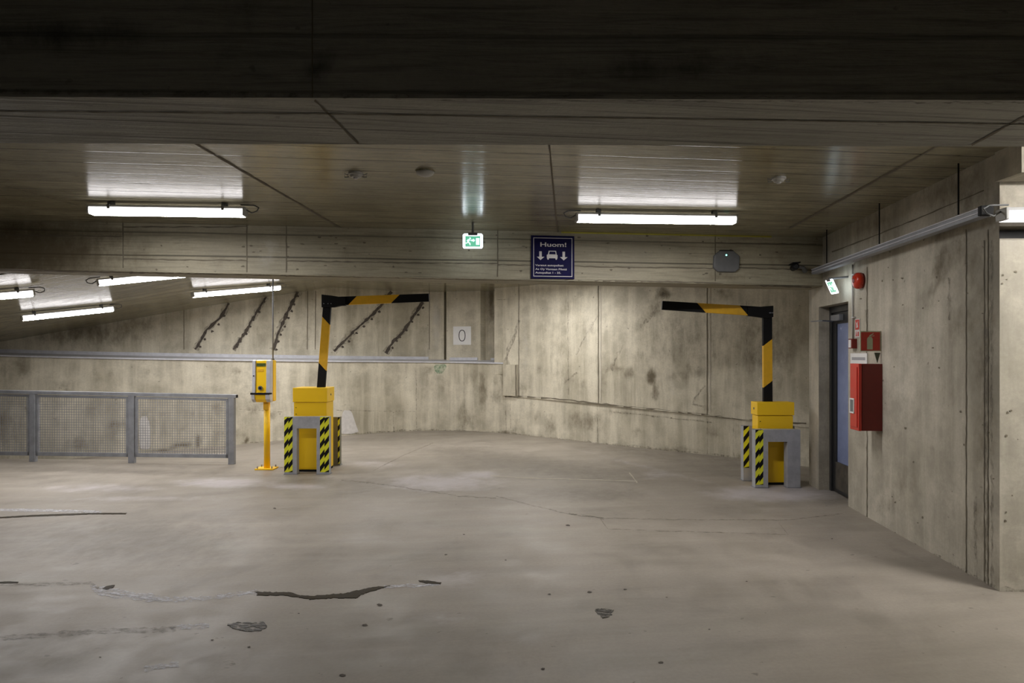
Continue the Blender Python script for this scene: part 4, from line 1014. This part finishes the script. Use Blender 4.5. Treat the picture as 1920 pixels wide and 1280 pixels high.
# ---- barrier cabinets with folded arms
def stripe_bar(mb, p0, p1, wv, tv, w0, w1, th, cuts, slant):
    """bar from p0 to p1; wv across its face, tv its thickness direction; cuts = [(s0, s1, material)]"""
    p0, p1 = Vector(p0), Vector(p1); ax = p1 - p0
    for s0, s1, mt in cuts:
        c = []
        for tt in (0.0, 1.0):
            for s, sd in ((s0, -1), (s1, -1), (s1, 1), (s0, 1)):
                e = s if s in (0.0, 1.0) else s + slant * 0.5 * sd
                wd = w0 + (w1 - w0) * e
                c.append(p0 + ax * e + wv * (wd * 0.5 * sd) + tv * (th * tt))
        mb.hexa(c, mt)
def hazard(mb, O, U, V, wd, ht, cols=2, step=0.155, flip=False):
    """yellow tape with black slanted bars, two columns shifted half a step"""
    O, U, V = Vector(O), Vector(U), Vector(V); rr = random.Random(int(O.x * 100))
    mb.poly([(0, 0), (wd, 0), (wd, ht), (0, ht)], O, U, V, 0.0, 0.0012, 0)
    cw = wd / cols
    for c in range(cols):
        z = -step + (0.2 * step if c % 2 else 0.0)
        while z < ht:
            lo, hi = z, z + step * 0.47; rise = cw * 1.35
            a, b = (c * cw, (c + 1) * cw)
            pts = [(a, lo), (b, lo + rise), (b, hi + rise), (a, hi)]
            pts = [(x, min(max(y, 0.0), ht)) for x, y in pts]
            ar = abs(sum(pts[i][0] * pts[(i + 1) % 4][1] - pts[(i + 1) % 4][0] * pts[i][1] for i in range(4)))
            if ar > 1e-5:
                out = []
                for p_ in pts:
                    if not out or (abs(out[-1][0] - p_[0]) + abs(out[-1][1] - p_[1])) > 1e-6: out.append(p_)
                mb.poly(out, O, U, V, 0.0012, 0.0022, 1)
            z += step

def crash_guard(lb, x0, x1, y, ht, depth, leg, top, tapes, mat='guardsteel', group='crash guards around the barrier cabinets', front=-1, tape_face=-1, tcols=2):
    """U-shaped folded plate facing the camera, y = front face; depth = flange going back"""
    t = thing('crash_guard', lb, 'guard', ((x0 + x1) / 2, y, 0), 0, group)
    m = MB(); T = 0.008
    A = Vector((x0, y, 0))
    W = x1 - x0
    m.poly([(0, 0), (leg, 0), (leg, ht - top), (W - leg, ht - top), (W - leg, 0), (W, 0), (W, ht), (0, ht)], A, X, Z, -T, 0)
    for a, b in ((x0, x0 + T), (x1 - T, x1), (x0 + leg - T, x0 + leg), (x1 - leg, x1 - leg + T)):
        hh = ht if (a == x0 or b == x1) else ht - top
        m.box((a, y + T, 0), (b, y + depth, hh))
    m.box((x0, y + T, ht - T), (x1, y + depth, ht)); m.box((x0 + leg, y + T, ht - top), (x1 - leg, y + depth, ht - top + T))
    g_ = m.build('steel_frame', mat, t, bevel=0.002)
    for (a, b, zb) in tapes:
        h = MB(); hazard(h, Vector((a, y - 0.0005, zb)), X, Z, b - a, ht - zb, tcols); h.build('hazard_tape', ['tapey', 'black'], g_)
    for a in (x0 + leg * 0.5, x1 - leg * 0.5):
        m = MB(); m.box((a - leg * 0.55, y - 0.004, 0), (a + leg * 0.55, y + depth + 0.02, 0.010)); m.build('foot_plate', 'steel', g_)
    return t

def barrier(lb, x0, x1, yf, yb, ht, cap, side, up0, up1, boom, joint, yu):
    """cabinet front x0..x1 at yf; arm given by points"""
    t = thing('parking_barrier', lb, 'barrier', ((x0 + x1) / 2, (yf + yb) / 2, 0), 0, 'parking barriers')
    m = MB(); m.box((x0, yf, 0.03), (x1, yb, ht - cap)); bd = m.build('cabinet', 'yellow', t, bevel=0.004)
    m = MB(); e = 0.012; m.box((x0 - e, yf - e, ht - cap + 0.004), (x1 + e, yb + e, ht)); cp = m.build('cap', 'yellow', t, bevel=0.005)
    m = MB(); m.box((x0 + 0.004, yf + 0.004, 0.0), (x1 - 0.004, yb - 0.004, 0.03)); m.build('plinth', 'black', t)
    m = MB(); m.box((x0 + 0.03, yf - 0.0025, 0.05), (x1 - 0.03, yf, ht * 0.46)); m.build('lower_door', 'yellow', bd, bevel=0.001)
    for z in (ht - cap - 0.07, ht - cap - 0.16):
        m = MB(); q = Vector((x0 + 0.03, yf, z)); m.tube([q, q - Yv * 0.004], 0.006, 10); m.build('screw', 'black', bd)
    xs = x1 + e if side > 0 else x0 - e
    m = MB(); q = Vector((xs, (yf + yb) / 2, ht - cap * 0.5)); m.tube([q, q + X * side * 0.006], 0.014, 12); m.build('lock', 'boxgrey', cp)
    # upright
    up0, up1 = Vector(up0), Vector(up1); ax = (up1 - up0).normalized(); wv = Vector((1, 0, 0)); wv = (wv - ax * wv.dot(ax)).normalized()
    m = MB(); stripe_bar(m, up0, up1, wv, Vector((0, 1, 0)), 0.112, 0.112, 0.05, joint['ucuts'], joint['uslant']); m.build('upright_arm', ['black', 'yellow2'], t, bevel=0.003)
    b0, b1 = Vector(boom[0]), Vector(boom[1]); bx = (b1 - b0).normalized(); bv = Vector((0, 0, 1)); bv = (bv - bx * bv.dot(bx)).normalized()
    m = MB(); stripe_bar(m, b0, b1, bv, Vector((0, 1, 0)), 0.120, 0.110, 0.05, joint['bcuts'], joint['bslant']); bm_ = m.build('boom_arm', ['black', 'yellow2'], t, bevel=0.003)
    m = MB(); m.poly(joint['poly'], Vector((0, yu - 0.022, 0)), X, Z, -0.075, 0.0); m.build('hinge', 'black', t, bevel=0.003)
    for dx in (0.2, 0.55, 0.8):
        pc = Vector((joint['poly'][0][0] + (joint['poly'][1][0] - joint['poly'][0][0]) * dx, yu - 0.022, joint['poly'][0][1] + 0.05)); m = MB(); m.tube([pc, pc - Yv * 0.006], 0.007, 8); m.build('rivet', 'steel', t)
    return t

# left barrier
YL = 9.35; YU = 9.50
pl = lambda px, py: P(px, py, YU)
xz = lambda px, py, Y_: ((px - 960) * Y_ / F, CZ + (HY - py) * Y_ / F)
J = dict(ucuts=[(0.0, 0.27, 0), (0.27, 0.79, 1), (0.79, 1.0, 0)], uslant=-0.085,
         bcuts=[(0.0, 0.27, 0), (0.27, 0.68, 1), (0.68, 1.0, 0)], bslant=0.085,
         poly=[xz(603.5, 576, YU), xz(626, 576, YU), xz(640, 573, YU), xz(648, 573, YU), xz(648, 558, YU), xz(640, 557, YU), xz(622, 554, YU), xz(603.5, 552, YU)])
barrier('yellow barrier cabinet with folded striped arm beside the ticket terminal', (551 - 960) * YL / F, (612 - 960) * YL / F, YL, YL + 0.36, 1.148, 0.20, 1,
        pl(601, 732), pl(613.5, 566), (pl(608, 565), pl(804, 557.5)), J, YU)
# right barrier
YR = 8.40; YV = 8.52
pr_ = lambda px, py: P(px, py, YV)
J = dict(ucuts=[(0.0, 0.23, 0), (0.23, 0.68, 1), (0.68, 1.0, 0)], uslant=0.075,
         bcuts=[(0.0, 0.25, 0), (0.25, 0.64, 1), (0.64, 1.0, 0)], bslant=0.085,
         poly=[xz(1449, 594, YV), xz(1440, 597, YV), xz(1412, 593, YV), xz(1402, 592, YV), xz(1402, 576, YV), xz(1412, 576.5, YV), xz(1430, 574.5, YV), xz(1449, 573, YV)])
barrier('yellow barrier cabinet with folded striped arm standing by the door wall', (1421 - 960) * YR / F, (1487 - 960) * YR / F, YR, YR + 0.20, 1.017, 0.165, -1,
        pr_(1440.5, 760), pr_(1439.5, 586), (pr_(1446, 585), pr_(1242, 572)), J, YV)
k = 9.14 / F
crash_guard('striped steel crash guard before the left yellow barrier cabinet', (533 - 960) * k, (617 - 960) * k, 9.14, 0.771, 0.10, 23.5 * k, 22 * k, [((533 - 960) * k, (548.5 - 960) * k, 0.03), ((600 - 960) * k, (617 - 960) * k, 0.03)])
k = 8.20 / F
crash_guard('steel crash guard before the right yellow cabinet, taped on one leg', (1416 - 960) * k, (1501 - 960) * k, 8.20, 0.702, 0.11, 24.5 * k, 23 * k, [((1416.5 - 960) * k, (1431 - 960) * k, 0.04)])
# rear guards
yy = 9.86; k = yy / F
crash_guard('dusty crash guard behind the left yellow barrier cabinet', (556 - 960) * k, (637 - 960) * k, yy, 0.70, 0.10, 22 * k, 22 * k, [((633.5 - 960) * k, (637 - 960) * k, 0.03)], 'olive', tcols=1)
yy = 8.66; k = yy / F
crash_guard('crash guard behind the right yellow cabinet, one striped edge showing', (1394 - 960) * k, (1490 - 960) * k, yy, 0.70, 0.10, 20 * k, 22 * k, [((1394 - 960) * k, (1404.5 - 960) * k, 0.17)], tcols=1)
# tape on the side edge of the rear left guard
# ---- ticket terminal
YT = 9.57; k = YT / F
bx = (499.5 - 960) * k
t = thing('ticket_terminal', 'yellow and grey ticket terminal on a yellow post by the fence', 'ticket machine', (bx, YT, 0))
m = MB(); m.box((bx - 0.13, YT - 0.10, 0), (bx + 0.13, YT + 0.12, 0.018)); bp = m.build('base_plate', 'yellow', t, bevel=0.003)
for a, b in ((-0.1, -0.07), (0.1, -0.07), (-0.1, 0.09), (0.1, 0.09)):
    m = MB(); q = Vector((bx + a, YT + b, 0.018)); m.tube([q, q + Z * 0.03], 0.009, 6); m.build('bolt', 'steel', bp)
zt = lambda py: CZ + (HY - py) * k
X_ = lambda px: (px - 960) * k
m = MB(); m.tube([(bx + 0.005, YT + 0.01, 0.018), (bx + 0.005, YT + 0.01, zt(748))], 0.042, 20); m.build('post', 'yellow', t, smooth=True)
m = MB(); m.box((X_(496), YT - 0.05, zt(768)), (X_(505), YT + 0.03, zt(750))); m.build('post_bracket', 'yellow2', t, bevel=0.003)
m = MB(); m.box((X_(480), YT - 0.03, zt(752)), (X_(514), YT + 0.09, zt(675))); hs = m.build('housing', 'yellow', t, bevel=0.012)
fy = YT - 0.03; prof = [(-0.06, zt(753)), (-0.11, zt(747)), (-0.12, zt(738)), (-0.09, zt(735)), (-0.075, zt(676)), (-0.03, zt(674.5)), (0.0, zt(675)), (0.0, zt(753))]
def front_piece(name, pa, pb, mat, parent, pf=prof, grow=0.0):
    m = MB(); m.poly([(a - (grow if a < -0.001 else 0), b) for a, b in pf], Vector((X_(pa), fy, 0)), Yv, Z, 0, X_(pb) - X_(pa)); return m.build(name, mat, parent, bevel=0.004)
fp = front_piece('front_panel', 485, 505, 'yellow', t)
front_piece('side_rail', 479, 485, 'greysheet', t, grow=0.012); front_piece('side_rail', 505, 513, 'greysheet', t, grow=0.012)
def fbox(name, a, b, c, d, mat, parent, o0=-0.092, o1=-0.06):
    m = MB(); m.box((X_(a), fy + o0, zt(d)), (X_(b), fy + o1, zt(c))); return m.build(name, mat, parent, bevel=0.002)
fbox('display', 486.5, 503.5, 680.5, 686.5, 'screen', fp, -0.083)
fbox('speaker_grille', 488, 499, 691.5, 696, 'yellow2', fp, -0.085)
fbox('ticket_slot', 477.5, 513, 735, 738.5, 'black', t, -0.135, -0.04)
q = Vector((X_(494), fy - 0.08, zt(726.5))); m = MB(); m.tube([q, q - Yv * 0.02], 0.031, 20); bt = m.build('reader_button', 'boxgrey', fp)
m = MB(); m.tube([q - Yv * 0.02, q - Yv * 0.024], 0.018, 16); m.build('button_face', 'black', bt)
q = Vector((X_(482), fy - 0.09, zt(704))); m = MB(); m.tube([q, q - Yv * 0.008], 0.010, 12); m.build('lock', 'black', t)
# feed pipe from the ceiling
cx = X_(509); 
t = thing('feed_conduit', 'thin grey conduit dropping from ceiling to the ticket terminal', 'conduit', (cx, YT + 0.06, zt(674)))
m = MB(); m.tube([(cx, YT + 0.06, zt(675)), (cx, YT + 0.06, min(CEIL, rampc(cx, YT)))], 0.010, 8); m.build('pipe', 'steel', t, smooth=True)
m = MB(); m.tube([(cx, YT + 0.06, zt(675)), (cx, YT + 0.06, zt(672))], 0.02, 10); m.build('gland', 'boxgrey', t)

# ---- wet patches on the floor
def outline(lb, pts, mat='wet', name='puddle', group='puddles on the floor', z=0.0035, jag=1.0, seed=0):
    rr = random.Random(seed); out = []
    n = len(pts)
    for i in range(n):
        (x0, y0), (x1, y1) = pts[i], pts[(i + 1) % n]
        s = max(1, int(math.hypot(x1 - x0, (y1 - y0) * 2) / 4))
        for j in range(s):
            u = j / s; q = (x0 + (x1 - x0) * u + rr.uniform(-jag, jag), y0 + (y1 - y0) * u + rr.uniform(-jag, jag) * 0.4); out.append(fl(*q, z))
    bm = bmesh.new(); vs = [bm.verts.new(p) for p in out]; f = bm.faces.new(vs); f.normal_update()
    if f.normal.z < 0: f.normal_flip()
    bmesh.ops.triangulate(bm, faces=[f]); me = bpy.data.meshes.new(name)
    lo = bmesh.ops.extrude_face_region(bm, geom=bm.faces[:])
    for v in [e for e in lo['geom'] if isinstance(e, bmesh.types.BMVert)]: v.co.z = 0.0005
    bmesh.ops.recalc_face_normals(bm, faces=bm.faces)
    bm.to_mesh(me); bm.free(); me.materials.append(M[mat]); o = bpy.data.objects.new(name, me); C.objects.link(o); MAT[o.name] = Matrix.Identity(4)
    tag(o, lb, 'puddle', group); return o
z5 = lambda L: [(a * 900 / 1920, 1040 + b * 900 / 1920) for a, b in L]
outline('long ragged wet streak in the middle of the foreground floor', z5([(1020, 146), (1060, 148), (1165, 149), (1190, 160), (1245, 163), (1290, 160), (1380, 152), (1440, 138), (1500, 127), (1560, 123), (1505, 140), (1460, 152), (1425, 171), (1330, 171), (1240, 177), (1180, 166), (1130, 160), (1030, 161)]), seed=1, jag=2.2)
outline('dark wet puddle nearest the camera, below the long streak', z5([(905, 278), (950, 268), (1010, 270), (1050, 264), (1070, 285), (1045, 300), (985, 306), (930, 292)]), 'damp', seed=2, jag=2)
outline('small thin puddle at the right end of the long streak', z5([(1675, 101), (1710, 102), (1765, 110), (1760, 117), (1710, 113), (1680, 107)]), seed=3)
outline('small dark puddle at the left bend of the pale trail', z5([(410, 135), (425, 124), (460, 119), (452, 130), (425, 138)]), seed=4, jag=0.6)
outline('tiny puddle cut by the left picture edge', z5([(-10, 107), (30, 105), (75, 107), (70, 111), (0, 111)]), seed=5, jag=0.5)
outline('small feathered wet mark on the right foreground floor', [(1113, 1143), (1125, 1139), (1150, 1143), (1146, 1149), (1148, 1154), (1130, 1158), (1122, 1151)], 'damp', seed=6, jag=1.5)
outline('thin dark wet line on the floor before the fence', [(-5, 969), (60, 965), (110, 963), (170, 961), (238, 961), (236, 963.5), (170, 963.5), (110, 966), (60, 967.5), (-5, 971)], seed=7, jag=0.6)
